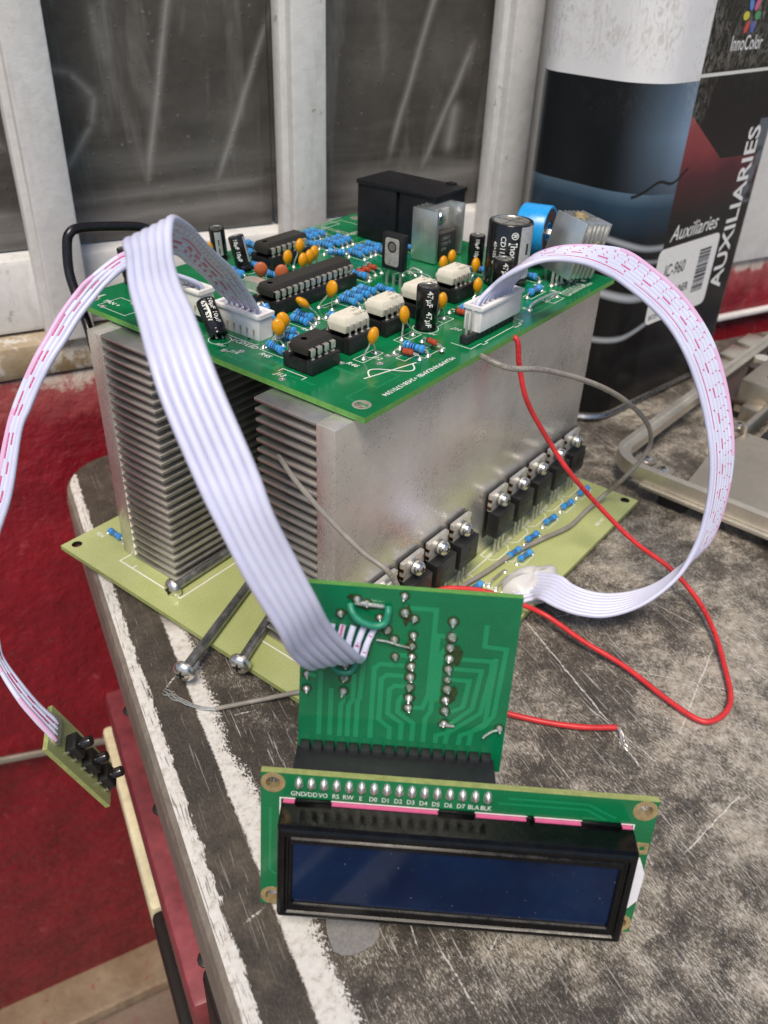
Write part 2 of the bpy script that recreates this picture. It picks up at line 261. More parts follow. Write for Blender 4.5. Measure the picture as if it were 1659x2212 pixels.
MAT = {}
def build_mats():
    M_ = MAT
    M_['pcb'] = mat_pcb('green_solder_mask', (.002, .125, .040), (.004, .215, .075), rough=.16)
    M_['pcb2'] = mat_pcb('green_solder_mask_small', (.0015, .125, .048), (.002, .165, .066), rough=.24)
    M_['trace'] = mat_pcb('green_trace', (.005, .195, .075), (.009, .235, .098), rough=.24)
    M_['lcdpcb'] = mat_pcb('green_lcd_mask', (.002, .125, .042), (.003, .175, .062), rough=.2)
    M_['trace2'] = mat_pcb('green_trace_small', (.006, .215, .088), (.010, .245, .105), rough=.24); M_['edge'] = simple('laminate_edge', (.30, .34, .12), .6, var=.15)
    M_['edgeg'] = simple('laminate_edge_green', (.12, .33, .07), .5, var=.12)
    M_['fr4'] = mat_pcb('bare_epoxy_laminate', (.37, .42, .165), (.45, .49, .225), rough=.26)
    M_['silk'] = simple('white_ink', (.78, .80, .78), .5, var=.05)
    M_['solder'] = simple('solder', (.74, .72, .69), .32, .85, var=.15, nscale=2, bump=.15)
    M_['tinned'] = simple('tinned_lead', (.72, .70, .66), .34, .85, var=.12)
    M_['hole'] = simple('plated_hole', (.62, .59, .52), .34, .6)
    M_['dark'] = simple('dark_hole', (.006, .006, .006), .8)
    M_['resblue'] = simple('resistor_blue', (.045, .30, .72), .3, var=.07, nscale=1.5)
    for k, c in dict(black=(.012, .010, .012), brown=(.10, .030, .022), violet=(.085, .022, .075), grey=(.10, .12, .14), olive=(.16, .28, .20), gold=(.30, .24, .06)).items():
        M_['band_'+k] = simple('band_'+k, c, .35, var=.05)
    M_['yellow'] = simple('ochre_epoxy', (.70, .30, .004), .26, var=.07, nscale=.4, spec=.45)
    M_['orange'] = simple('orange_ceramic', (.43, .105, .035), .5, var=.08)
    M_['capblk'] = simple('black_sleeve', (.009, .008, .009), .16, var=.1, spec=.6)
    M_['capgrey'] = simple('grey_stripe', (.42, .43, .45), .3, var=.1)
    M_['captop'] = simple('cap_aluminium', (.72, .70, .66), .32, 1, var=.08)
    M_['chip'] = simple('chip_black', (.030, .026, .022), .55, var=.16, nscale=2, bump=.1)
    M_['socket'] = simple('socket_black', (.013, .013, .014), .38, var=.12)
    M_['opto'] = simple('cream_plastic', (.76, .72, .60), .5, var=.05)
    M_['optoink'] = simple('brown_ink', (.16, .13, .09), .6)
    M_['pin'] = simple('pin_metal', (.76, .73, .66), .36, .75, var=.12)
    M_['relay'] = simple('relay_black', (.010, .010, .012), .4, var=.12, bump=.04, spec=.3)
    M_['conn'] = simple('white_nylon', (.74, .72, .68), .42, var=.04)
    M_['connw'] = simple('white_nylon_bright', (.78, .77, .79), .4, var=.04)
    M_['alu'] = mat_alu('milled_aluminium', (.74, .71, .665), .25, stretch=(.7, .7, .5), metal=.72); M_['rim'] = mat_alu('cast_rim', (.76, .71, .62), .36)
    M_['alufin'] = mat_alu('extruded_aluminium', (.56, .545, .525), .36, stretch=(1, .05, 1))
    M_['alusm'] = mat_alu('small_heatsink_aluminium', (.70, .71, .70), .32)
    M_['plate'] = mat_alu('dull_steel_plate', (.50, .455, .385), .42)
    M_['chrome'] = simple('screw_metal', (.70, .68, .64), .3, 1, var=.1)
    M_['bolt'] = simple('dark_bolt_steel', (.36, .37, .38), .42, .9, var=.18, nscale=.4, bump=.08)
    M_['tab'] = simple('nickel_tab', (.78, .75, .69), .36, .7, var=.1)
    M_['copper'] = simple('bare_copper_notch', (.20, .10, .05), .4, 1)
    M_['blue'] = simple('blue_sleeve', (.015, .31, .74), .3, var=.06)
    M_['glassdiode'] = simple('diode_glass', (.34, .055, .02), .12, var=.2, nscale=1.5)
    M_['red'] = mat_wire_print('red_insulation', (.60, .035, .04), (.30, .015, .015), 60, .2)
    M_['greyw'] = mat_wire_print('grey_insulation', (.27, .25, .225), (.12, .11, .10), 70, .4)
    M_['blackw'] = simple('black_insulation', (.008, .006, .008), .3)
    M_['greenw'] = simple('green_insulation', (.012, .22, .13), .4)
    M_['ribbon'] = simple('white_pvc', (.57, .59, .785), .36, var=.03, nscale=.2)
    M_['ptick'] = mat_print('pvc_tick', 3.4, .10, .085); M_['ptee'] = mat_print('pvc_tee', 3.9, .09, .10, tee=True)
    M_['pdash'] = mat_print('pvc_dash', 7.4, .42, .065); M_['pline'] = mat_print('pvc_line', 26, .86, .04)
    M_['pmed'] = mat_print('pvc_medium', 11, .60, .065, phase=.4); M_['pkay'] = mat_print('pvc_kay', 6.0, .09, .075, phase=.2)
    M_['pedge'] = mat_print('pvc_edge', 40, .80, .24, col=(.66, .40, .62))
    M_['glue'] = NT('hot_glue').set(col=(.72, .72, .73), rough=.3, trans=.2, ior=1.45, spec=.5)
    M_['bezel'] = simple('black_metal_bezel', (.003, .003, .0035), .24, var=.2, nscale=.3, spec=.3)
    mm = NT('blue_lcd_glass'); v = mm.co(); f = mm.noise(v, .05, 3); d = mm.rng(mm.noise(v, 1.3, 3), .72, .75)
    cc = mm.mix(mm.ma('MULTIPLY', d, .5), mm.ramp(f, [(.3, (.002, .007, .028)), (.7, (.004, .016, .056))]), (.3, .33, .38))
    M_['lcd'] = mm.set(col=cc, rough=.1, spec=.22)
    M_['pink'] = simple('pink_rubber', (.62, .11, .26), .55, var=.06)
    M_['headblk'] = simple('header_black', (.014, .016, .018), .5, var=.12)
    M_['brass'] = simple('brass_ring', (.56, .43, .23), .38, .7, var=.16)
    M_['whitetab'] = simple('white_tape', (.72, .72, .80), .5, var=.03)
    M_['flux2'] = NT('amber_glue').set(col=(.45, .42, .30), rough=.3, trans=.3, ior=1.45); M_['flux'] = simple('burnt_flux', (.022, .045, .012), .3, var=.4, nscale=2)
    M_['tableside'] = simple('grey_brown_edge_band', (.20, .175, .145), .5, var=.14, nscale=.25, bump=.2)
    M_['white'] = mat_wall('white_enamel', (.66, .66, .65), (.74, .74, .75), (.40, .37, .30), .64, .25)
    M_['whitew'] = mat_wall('white_wall_paint', (.66, .66, .66), (.73, .73, .74), (.52, .50, .46), .68, .2)
    M_['redw'] = mat_wall('red_wall_paint', (.13, .0025, .009), (.25, .006, .015), (.29, .04, .045), .63, 1.0, top=True)
    M_['ledge'] = mat_wall('dirty_ledge', (.28, .20, .11), (.52, .45, .36), (.6, .57, .52), .5, .5)
    M_['floor'] = mat_wall('dusty_floor', (.12, .085, .065), (.19, .14, .11), (.20, .05, .045), .6, .5); M_['curb'] = mat_wall('dusty_curb', (.15, .10, .06), (.25, .19, .13), (.19, .06, .05), .6, .6)
    M_['glassd'] = mat_glass_dirt_reflections()
    
    M_['maroon'] = simple('maroon_rail', (.20, .038, .048), .45, var=.2, nscale=.06)
    M_['cream'] = simple('cream_rail', (.58, .53, .36), .5, var=.14, nscale=.06)
    M_['blackrail'] = simple('black_rail', (.012, .011, .010), .5)
    M_['tinmetal'] = simple('tinplate', (.45, .45, .46), .3, 1)
    M_['tin'] = mat_tin()
    M_['ink'] = simple('black_ink', (.02, .02, .02), .5); M_['whiteink'] = simple('label_white', (.76, .76, .77), .35, var=.03)
    for k, c in dict(fblue=(.10, .25, .62), fpink=(.60, .12, .25), fyel=(.60, .55, .06), fgrn=(.08, .30, .14), fred=(.55, .07, .06), find=(.10, .13, .42)).items(): M_[k] = simple('print_'+k, c, .35, var=.03)
    M_['tape'] = simple('grey_tape', (.22, .215, .215), .42, var=.14, nscale=1.2, bump=.2)
    M_['rubber'] = simple('black_rubber', (.012, .012, .012), .6)
    M_['brownw'] = simple('dark_component', (.04, .022, .018), .4)

TAB_O = Vector((-61.3, 6.3, 0)); TAB_A = math.radians(-26.36)
def tab_local(x, y):
    c, s_ = math.cos(-TAB_A), math.sin(-TAB_A); dx, dy = x-TAB_O.x, y-TAB_O.y
    return c*dx-s_*dy, s_*dx+c*dy
SCRATCH = []
for a, b, w in (((54.3, -23.2), (31.4, -63.7), .35), ((30.2, -64.3), (22, -78), .28), ((33.4, -55.4), (27.5, -78.4), .2), ((-40, -58), (-22, -82), .38), ((-34, -57), (-14, -84), .3),
                ((-49, -62), (-56, -78), .3), ((-47, -52), (-53, -60), .22), ((60, -30), (110, -62), .25), ((40, -80), (80, -75), .3), ((5, -95), (32, -100), .3), ((-28, 42), (-38, 39), .35), ((-33, 18), (-27, 14), .3), ((90, -40), (85, -80), .18), ((-60, -30), (-58, -35), .5), ((-72, -27), (-66, -28), .5), ((-30, -70), (-46, -72), .18), ((70, -95), (55, -60), .2)):
    SCRATCH.append((*tab_local(*a), *tab_local(*b), w))
build_mats()
MAT['table'] = mat_table()
# ------------------------------------------------------------ geometry helpers (mm)
class MB:
    def __init__(s): s.v = []; s.f = []; s.mi = []; s.sm = []; s.uv = []; s.mats = []; s.any_uv = False
    def mat(s, k):
        if k not in s.mats: s.mats.append(k)
        return s.mats.index(k)
    def add(s, vs, fs, k, sm=False, uvs=None):
        o = len(s.v); s.v += [tuple(q) for q in vs]; i = s.mat(k)
        for j, f in enumerate(fs):
            s.f.append(tuple(o+q for q in f)); s.mi.append(i); s.sm.append(sm)
            s.uv.append(uvs[j] if uvs else None)
        if uvs: s.any_uv = True
        return s
    def box(s, c, d, k, R=None, b=0.0):
        x, y, z = (q/2 for q in d); c = Vector(c)
        if b <= 0:
            vs = [Vector((i*x, j*y, l*z)) for i in (-1, 1) for j in (-1, 1) for l in (-1, 1)]
            fs = [(0, 1, 3, 2), (4, 6, 7, 5), (0, 4, 5, 1), (2, 3, 7, 6), (0, 2, 6, 4), (1, 5, 7, 3)]
        else:
            b = min(b, x*.98, y*.98, z*.98)
            bm = bmesh.new(); bmesh.ops.create_cube(bm, size=1)
            for q in bm.verts: q.co = Vector((q.co.x*2*x, q.co.y*2*y, q.co.z*2*z))
            bmesh.ops.bevel(bm, geom=bm.edges[:], offset=b, segments=2, affect='EDGES', profile=.5)
            bm.verts.index_update(); vs = [q.co.copy() for q in bm.verts]; fs = [tuple(e.index for e in f.verts) for f in bm.faces]; bm.free()
        if R is not None: vs = [R @ q for q in vs]
        return s.add([c+q for q in vs], fs, k, b > 0)
    def cyl(s, p0, p1, r0, k, r1=None, n=16, caps=True, sm=True):
        p0 = Vector(p0); p1 = Vector(p1); r1 = r0 if r1 is None else r1
        return s.lathe(p0, p1-p0, [(r0, 0), (r1, (p1-p0).length)], k, n, caps)
    def lathe(s, o, ax, prof, k, n=20, caps=True, ks=None, sm=True):
        o = Vector(o); ax = Vector(ax).normalized(); a = ax.orthogonal().normalized(); b = ax.cross(a); base = len(s.v)
        vs = []
        for r, h in prof:
            for i in range(n):
                t = 2*math.pi*i/n; vs.append(o+ax*h+a*(r*math.cos(t))+b*(r*math.sin(t)))
        fs = []; kk = []
        for j in range(len(prof)-1):
            for i in range(n):
                i2 = (i+1) % n; fs.append((j*n+i, j*n+i2, (j+1)*n+i2, (j+1)*n+i)); kk.append(ks[j] if ks else k)
        if caps: fs.append(tuple(reversed(range(n)))); kk.append(ks[0] if ks else k); fs.append(tuple((len(prof)-1)*n+i for i in range(n))); kk.append(ks[-1] if ks else k)
        if not ks: return s.add(vs, fs, k, sm)
        s.v += [tuple(q) for q in vs]
        for f, q in zip(fs, kk): s.f.append(tuple(base+e for e in f)); s.mi.append(s.mat(q)); s.sm.append(sm); s.uv.append(None)
        return s
    def tube(s, path, r, k, n=8, across=None, rr=None):
        P = [Vector(p) for p in path]; N = len(P); L = 0; vs = []; us = []; a = None
        for i, p in enumerate(P):
            t = (P[min(i+1, N-1)]-P[max(i-1, 0)]).normalized()
            if across: a = across[i]; a = (a-t*a.dot(t)).normalized()
            elif a is None: a = t.orthogonal().normalized()
            else: a = (a-t*a.dot(t)).normalized()
            b = a.cross(t)
            if i: L += (p-P[i-1]).length
            q = rr[i] if rr else r
            for j in range(n):
                th = 2*math.pi*j/n; vs.append(p+a*(q*math.cos(th))+b*(q*math.sin(th)))
            us.append(L)
        fs = []; uv = []
        for i in range(N-1):
            for j in range(n):
                j2 = (j+1) % n; fs.append((i*n+j, i*n+j2, (i+1)*n+j2, (i+1)*n+j))
                uv.append(((us[i], j/n), (us[i], (j+1)/n), (us[i+1], (j+1)/n), (us[i+1], j/n)))
        fs += [tuple(reversed(range(n))), tuple((N-1)*n+j for j in range(n))]; uv += [((0, .7),)*n, ((0, .7),)*n]
        return s.add(vs, fs, k, True, uv)
    def prism(s, poly, z0, z1, k, holes=(), kside=None, khole=None):
        loops = [list(poly)]+[list(h) for h in holes]
        V3 = [[Vector((x, y, 0)) for x, y in l] for l in loops]; tri = tessellate_polygon(V3)
        flat = [p for l in loops for p in l]; n = len(flat)
        vs = [(x, y, z0) for x, y in flat]+[(x, y, z1) for x, y in flat]
        def up(t):
            a, b, c = (flat[q] for q in t); return (b[0]-a[0])*(c[1]-a[1])-(b[1]-a[1])*(c[0]-a[0]) > 0
        fs = []
        for t in tri:
            t = tuple(t) if up(t) else tuple(reversed(t)); fs.append(tuple(q+n for q in t)); fs.append(tuple(reversed(t)))
        s.add(vs, fs, k)
        o = 0
        for li, l in enumerate(loops):
            m_ = len(l); q = [(o+i, o+(i+1) % m_) for i in range(m_)]; o += m_
            s.add(vs, [(a, b, b+n, a+n) for a, b in q], (kside or k) if li == 0 else (khole or kside or k), li > 0)
        return s
    def xf(s, M): s.v = [tuple(M @ Vector(q)) for q in s.v]; return s

def mesh_of(mb, name):
    me = bpy.data.meshes.new(name)
    me.from_pydata([(x*S, y*S, z*S) for x, y, z in mb.v], [], mb.f)
    for k in mb.mats: me.materials.append(MAT[k])
    me.polygons.foreach_set('material_index', mb.mi); me.polygons.foreach_set('use_smooth', mb.sm)
    if mb.any_uv:
        ul = me.uv_layers.new(name='UVMap')
        for p, u in zip(me.polygons, mb.uv):
            if u:
                for li, q in zip(p.loop_indices, u): ul.data[li].uv = q
    me.update(); me.set_sharp_from_angle(angle=math.radians(38)); return me
def link(name, data, parent=None, loc=(0, 0, 0), rot=None, M=None):
    o = bpy.data.objects.new(name, data); COL.objects.link(o)
    if parent: o.parent = parent
    if M is not None:
        M = M.copy(); M.translation = M.translation*S; o.matrix_local = M
    else:
        o.location = tuple(q*S for q in loc)
        if rot: o.rotation_euler = rot
    return o
def part(name, mb, parent, loc=(0, 0, 0), rot=None, M=None): return link(name, mesh_of(mb, name), parent, loc, rot, M)
def tag(o, label, cat, group=None):
    o['label'] = label; o['category'] = cat
    if group: o['group'] = group
    return o
def thing(name, label, cat, loc=(0, 0, 0), rz=0, group=None, M=None):
    return tag(link(name, None, None, loc, (0, 0, rz), M), label, cat, group)
CACHE = {}
def shared(key, fn):
    if key not in CACHE: CACHE[key] = mesh_of(fn(), key)
    return CACHE[key]
def sub(name, key, fn, parent, loc=(0, 0, 0), rot=None, M=None): return link(name, shared(key, fn), parent, loc, rot, M)
def cr(P, k=6):
    P = [Vector(p) for p in P]; out = []
    for i in range(len(P)-1):
        a, b, c, d = P[max(i-1, 0)], P[i], P[i+1], P[min(i+2, len(P)-1)]
        for j in range(k):
            t = j/k; out.append(.5*((2*b)+(c-a)*t+(2*a-5*b+4*c-d)*t*t+(3*b-a-3*c+d)*t**3))
    out.append(P[-1]); return out
def circ(cx, cy, r, n=20): return [(cx+r*math.cos(2*math.pi*i/n), cy+r*math.sin(2*math.pi*i/n)) for i in range(n)]
def rrect(x0, y0, x1, y1, r, n=4, q=None):
    P = []; q = r if q is None else q
    for cx, cy, a0, r in ((x1-q, y0+q, -90, q), (x1-q, y1-q, 0, q), (x0+r, y1-r, 90, r), (x0+r, y0+r, 180, r)):
        for i in range(n+1):
            t = math.radians(a0+90*i/n); P.append((cx+r*math.cos(t), cy+r*math.sin(t)))
    return P
def frame(o, x, y):                                # matrix with the given x and y directions
    x = Vector(x).normalized(); y = Vector(y); y = (y-x*y.dot(x)).normalized(); z = x.cross(y); o = Vector(o)
    return Matrix(((x.x, y.x, z.x, o.x), (x.y, y.y, z.y, o.y), (x.z, y.z, z.z, o.z), (0, 0, 0, 1)))
def glyphs(txt, size, shear=0.0, align='LEFT', sx=1.0, bold=0.0):
    c = bpy.data.curves.new('t', 'FONT'); c.body = txt; c.size = size; c.shear = shear; c.align_x = align; c.offset = bold; c.resolution_u = 3
    o = bpy.data.objects.new('t', c); COL.objects.link(o); bpy.context.view_layer.update()
    me = bpy.data.meshes.new_from_object(o.evaluated_get(bpy.context.evaluated_depsgraph_get()))
    vs = [(q.co.x*sx, q.co.y, 0) for q in me.vertices]; fs = [tuple(p.vertices) for p in me.polygons]
    bpy.data.objects.remove(o); bpy.data.curves.remove(c); bpy.data.meshes.remove(me); return vs, fs
def text(name, txt, size, k, parent, M, **kw):
    vs, fs = glyphs(txt, size, **kw); return part(name, MB().add(vs, fs, k), parent, M=M)
def strip(mb, P, w, z, k, closed=False):              # flat line of ink or copper
    P = [Vector((x, y, 0)) for x, y in P]; n = len(P); L = []; R = []
    for i, p in enumerate(P):
        a = P[(i-1) % n] if closed or i else None; b = P[(i+1) % n] if closed or i < n-1 else None
        d1 = (p-a).normalized() if a is not None else None; d2 = (b-p).normalized() if b is not None else None
        d = ((d1 or d2)+(d2 or d1)); d = d.normalized() if d.length > 1e-6 else d1
        nn = Vector((-d.y, d.x, 0)); f = 1/max(.45, nn.dot(Vector((-(d1 or d2).y, (d1 or d2).x, 0))))
        L.append(p+nn*(w/2*f)); R.append(p-nn*(w/2*f))
    vs = [(q.x, q.y, z) for q in L+R]; m = n if closed else n-1
    return mb.add(vs, [(n+i, n+(i+1) % n, (i+1) % n, i) for i in range(m)], k)
ZB, ZL = 84.35, 3.87
up = Vector((0, 0, 1))

# ------------------------------------------------------------ setting
fl = part('floor', MB().box((0, 0, -385), (6000, 6000, 20), 'floor'), None); fl['kind'] = 'structure'
WROT = math.radians(-24); WL = (359.2, 20.7, 0)
def wl(s_, y, z):                                      # wall coordinates to world
    return Vector((359.2+s_*math.cos(WROT)-y*math.sin(WROT), 20.7+s_*math.sin(WROT)+y*math.cos(WROT), z))
wall = thing('wall', 'red painted wall with white upper half behind the table and the tin', 'wall', WL, WROT)
part('red_panel', MB().box((-100, 34, -172), (1500, 60, 408), 'redw', b=1), wall)
part('white_panel', MB().box((250, 32, 216), (800, 60, 366.5), 'whitew', b=.5), wall)
part('skirting_strip', MB().box((250, 1.5, .6), (800, 4.5, 2.4), 'whitew', b=.4), wall)
mbr = MB(); mbr.box((-500, 33, 39.2), (699, 62, 14), 'ledge', b=3.5)
part('ledge', mbr, wall)
mb = MB(); mb.box((-480, 5, -371), (760, 60, 12), 'curb', b=4); part('floor_curb', mb, wall)
win = thing('barred_window', 'dark film-covered window behind white vertical bars at upper left', 'window', wl(-262, 20, 46.5), WROT)
part('sill', MB().box((-90, 12, 14.3), (640, 40, 28), 'white', b=2.5), win)
for i, s0 in enumerate((-463.5, -366.8, -269.8, -172.7)):
    mb = MB(); x0 = s0+262
    mb.box((x0+9.6, -14.5, 176), (14.2, 13, 352), 'white', b=1.2)
    mb.box((x0+3.0, -12.0, 176), (6.2, 8, 352), 'white', b=1.6)
    part('bar', mb, win)
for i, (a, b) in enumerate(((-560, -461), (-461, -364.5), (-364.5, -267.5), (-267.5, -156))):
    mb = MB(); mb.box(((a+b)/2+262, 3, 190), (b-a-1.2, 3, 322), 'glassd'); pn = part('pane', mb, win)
lat = thing('wall_latch', 'small grey latch plate with thin rod on the red wall', 'latch', wl(-440, 0, -146), WROT)
lmb = MB(); lmb.box((0, 1, 0), (14, 6, 26), 'plate', b=1); part('plate', lmb, lat)
lmb = MB(); lmb.cyl((4, -1, -8), (96, -1, -28), 1.9, 'plate', n=8); part('rod', lmb, lat)

# ------------------------------------------------------------ table
tb = thing('workbench', 'scratched black laminate bench top with worn white edge', 'table', tuple(TAB_O), TAB_A)
bk = 176.5
poly = rrect(0, -420, 800, bk, 20, 8)
mb = MB(); prof = [(-34, 0), (-33, -1.8), (-30, -2.6), (-6, -2.9), (-2.2, -2.2), (-.7, -.9), (0, .6)]
n = len(poly); cx = sum(p[0] for p in poly)/n; cy = sum(p[1] for p in poly)/n
rings = []
for z, ins in prof: rings.append([(x, y, z) for x, y in rrect(ins, -420+ins, 800-ins, bk-ins, 20-ins, 8)])
vs = [p for r in rings for p in r]
fs = []
for j in range(len(rings)-1):
    q = [(j*n+i, j*n+(i+1) % n, (j+1)*n+(i+1) % n, (j+1)*n+i) for i in range(n)]
    mb.add(vs, q, 'tableside' if j < 5 else 'table', True)
mb.add(vs, [tuple((len(rings)-1)*n+i for i in range(n))], 'table'); mb.add(vs, [tuple(reversed(range(n)))], 'tableside')
part('top', mb, tb)
# rails under the left edge (they run parallel to it)
def rail(name, k, x, z, y0, y1, w, h, bolts=()):
    r_ = part(name, MB().box((x, (y0+y1)/2, z), (w, y1-y0, h), k, b=2), tb)
    for by in bolts: part('bolt_head', MB().lathe((x, by, z+h/2-.5), up, [(3.0, 0), (2.8, 1), (1.6, 1.6)], 'blackrail', 12), r_)
rail('maroon_rail', 'maroon', 1.5, -82, -12, 118, 15, 24, (0, 56, 104))
rail('cream_rail', 'cream', -5.5, -128, 53, 148, 6.5, 16)
rail('black_rail', 'blackrail', -5.5, -128, -100, 52.5, 6.5, 16)
rail('added_dark_leg', 'blackrail', 12, -205, -70, -18, 30, 330)  # dark box added to fill the black, shadowed area below the maroon rail
tp = tag(part('tape_scrap', MB().prism([(-5.2, -4.2), (-3.6, -5.6), (-1, -6.2), (3, -5.4), (5, -4.0), (5.8, -1), (5.6, 3), (4.6, 5.6), (1.5, 6.2), (-3.2, 5.7), (-4.8, 4), (-5.5, 0)], .05, .2, 'tape'), None, (-57.5, -45.5, 0), (0, 0, -.6)), 'grey scrap of tape stuck to the bench below the display', 'tape')
# ------------------------------------------------------------ paint tin
TM = frame((193, 17, .2), (math.cos(math.radians(-10)), math.sin(math.radians(-10)), 0), (math.sin(math.radians(10)), math.cos(math.radians(10)), 0))
tin = thing('paint_tin', 'tall rounded paint thinner tin with black blue and red label', 'tin', M=TM)
mb = MB(); TP = []
for ins, z in ((1.2, 0), (.2, 1), (-.5, 2.2), (.2, 3.4), (0, 4.6), (0, 236), (.4, 238), (2, 239)):
    TP.append([(x, y, z) for x, y in rrect(-11+ins, ins, 92-ins, 57-ins, 17-ins, 10, 7-ins)])
n = len(TP[0]); vs = [p for r in TP for p in r]
for j in range(len(TP)-1):
    mb.add(vs, [(j*n+i, j*n+(i+1) % n, (j+1)*n+(i+1) % n, (j+1)*n+i) for i in range(n)], 'tin' if 3 < j < 5 else 'tinmetal', True)
mb.add(vs, [tuple(reversed(range(n)))], 'tinmetal'); mb.add(vs, [tuple((len(TP)-1)*n+i for i in range(n))], 'tinmetal')
part('body', mb, tin)
mb = MB(); mb.lathe((70, 26, 239), up, [(14, 0), (14, 8), (12.5, 9)], 'tinmetal', 24); part('cap', mb, tin)
def tinM(u, z, off=.12, up_=False):
    return frame((u, -off, z), (0, 0, 1), (-1, 0, 0)) if up_ else frame((u, -off, z), (1, 0, 0), (0, 0, 1))
text('lettering', 'AUXILIARIES', 13.6, 'whiteink', tin, tinM(78.4, 46.5, .25, True), sx=.93, bold=.018*13)
text('lettering', 'Auxiliaries', 9.0, 'whiteink', tin, tinM(24, 76.2), shear=.28, sx=.98, bold=.05)
text('lettering', 'InnoColor', 7.2, 'whiteink', tin, tinM(36.5, 145.6), sx=.80, bold=.06)
text('lettering', '\u00ae', 2.2, 'whiteink', tin, tinM(62, 153))
for a, k in zip(range(6), ('fpink', 'fgrn', 'find', 'fred', 'fyel', 'fblue')):
    t = math.radians(60-60*a); mb = MB(); R = Matrix.Rotation(t, 3, 'Y')
    pts = [(2.3*math.cos(q*math.pi/8)+4.3, 1.5*math.sin(q*math.pi/8)) for q in range(16)]
    ca, sa = math.cos(t), math.sin(t)
    mb.add([(47.6+px*ca-pz*sa, -.15, 157+px*sa+pz*ca) for px, pz in pts], [tuple(range(16))], k); part('logo_petal', mb, tin)
st = part('sticker', MB().prism([(x, z) for x, z in rrect(18, 41, 66.5, 73.6, 3, 4)], .1, .25, 'whiteink'), tin, M=Matrix(((1, 0, 0, 0), (0, 0, -1, 0), (0, 1, 0, 0), (0, 0, 0, 1))))
SM = lambda u, z: frame((u, z, .32), (1, 0, 0), (0, 1, 0))
text('lettering', 'IC-960', 7.6, 'ink', st, SM(24.5, 61.0), sx=.78, shear=.1, bold=.08)
text('lettering', 'THINNER', 5.0, 'ink', st, SM(31, 51.6), sx=.78, bold=.08)
text('lettering', 'BATCH', 3.0, 'ink', st, SM(20, 43.0), sx=.7, bold=.04)
mb = MB(); z = 49.0; rnd = random.Random(3)
while z < 68:
    w = rnd.choice((.25, .4, .7, .9)); mb.box((56.4, z+w/2, .34), (9.4, w, .04), 'ink'); z += w+rnd.choice((.25, .4, .6))
part('barcode', mb, st)

# ------------------------------------------------------------ chassis at the right
ch = thing('metal_chassis', 'dull silver open device chassis with rounded corner at right', 'chassis', (0, 0, 0))
CM = frame((146.5, -4.2, 0), (.9983, -.058, 0), (.058, .9983, 0))
ch.matrix_world = Matrix.Translation(CM.translation*S) @ CM.to_3x3().to_4x4()
mb = MB(); X1, Y1 = 330, -260
def band(mb, o0, o1, z0, z1, k):
    A = rrect(o0, Y1, X1, -o0, max(2, 15-o0), 8); B = rrect(o1, Y1+o1, X1-o1, -o1, max(2, 15-o1), 8); n = len(A)
    vs = [(x, y, z0) for x, y in A]+[(x, y, z1) for x, y in A]+[(x, y, z1) for x, y in B]+[(x, y, z0) for x, y in B]
    fs = []
    for i in range(n):
        j = (i+1) % n; fs += [(i, j, n+j, n+i), (n+i, n+j, 2*n+j, 2*n+i), (2*n+i, 2*n+j, 3*n+j, 3*n+i), (3*n+i, 3*n+j, j, i)]
    mb.add(vs, fs, k, True)
band(mb, 0, 2.0, 7.2, 12.8, 'rim'); part('outer_rim', mb, ch)
mb = MB(); band(mb, 2.0, 5.0, 8.0, 11.8, 'rim'); part('inner_lip', mb, ch)
mb = MB(); mb.box((-.8, -128, 6.3), (2.8, 222, 1.5), 'rim', b=.4); part('side_flange', mb, ch)
for x, y in ((4, -30), (4, -190), (200, -20)):
    mb = MB(); mb.box((x, y, 3.0), (7, 11, 5.8), 'rubber', b=.8); part('foot', mb, ch)
mb = MB(); mb.prism([(7, -32), (35, -29), (62, -33), (62, -120), (7, -120)], 9, 10.4, 'plate'); part('base_plate', mb, ch)
def ear(x, y):
    mb = MB(); mb.prism(circ(x, y, 4.2, 18), 8.6, 10.2, 'plate', [circ(x, y, 1.5, 10)]); mb.box((x-4.5, y+2, 9.3), (6, 4, 1.2), 'plate'); e = part('screw_ear', mb, ch)
    mb = MB(); mb.lathe((x, y, 9.8), up, [(2.4, 0), (2.2, .8), (1.2, 1.2)], 'chrome', 14); mb.box((x, y, 11.0), (2.6, .5, .25), 'dark'); mb.box((x, y, 11.0), (.5, 2.6, .25), 'dark'); part('screw', mb, e)
ear(12, -12.5); ear(9, -21); ear(67, -28)
def blk(name, c, d, k='plate', b=1, holes=()):
    p_ = part(name, MB().box(c, d, k, b=b), ch)
    for hx, hy in holes: part('screw_hole', MB().cyl((c[0]+hx, c[1]+hy, c[2]+d[2]/2-.4), (c[0]+hx, c[1]+hy, c[2]+d[2]/2+.05), 2, 'dark', n=12), p_)
blk('bracket', (108, -24, 12), (34, 15, 16), holes=((-6, -2), (6, 2)))
blk('bracket', (88, -27, 8), (12, 10, 8)); blk('cross_bar', (78, -32, 10), (36, 3, 8))
blk('vent_slot', (95, -55, 8.6), (60, 34, 2), 'rubber', .3)
blk('circuit_strip', (150, -16, 9), (120, 20, 2), 'brownw', .3)
for x, y, k in ((120, -14, 'brownw'), (132, -12, 'tab'), (140, -20, 'chip'), (148, -13, 'brownw'), (160, -18, 'alusm')): 
    mb = MB(); mb.cyl((x, y, 10), (x, y, 16), 4, k, n=14); part('component', mb, ch)
for i, (x, y) in enumerate(((128, 3.5), (150, 3.5), (172, 3.5))):
    o = tag(part('metal_block', MB().box((0, 0, 4), (17, 9, 8), 'rim', b=1), None, tuple(CM @ Vector((x, y+4, .1))), (0, 0, -.06)), ('small tan metal block lying behind the chassis, nearest the tin', 'small tan metal block behind the chassis, middle of three', 'small tan metal block behind the chassis, farthest right')[i], 'metal block', 'metal blocks behind the chassis')

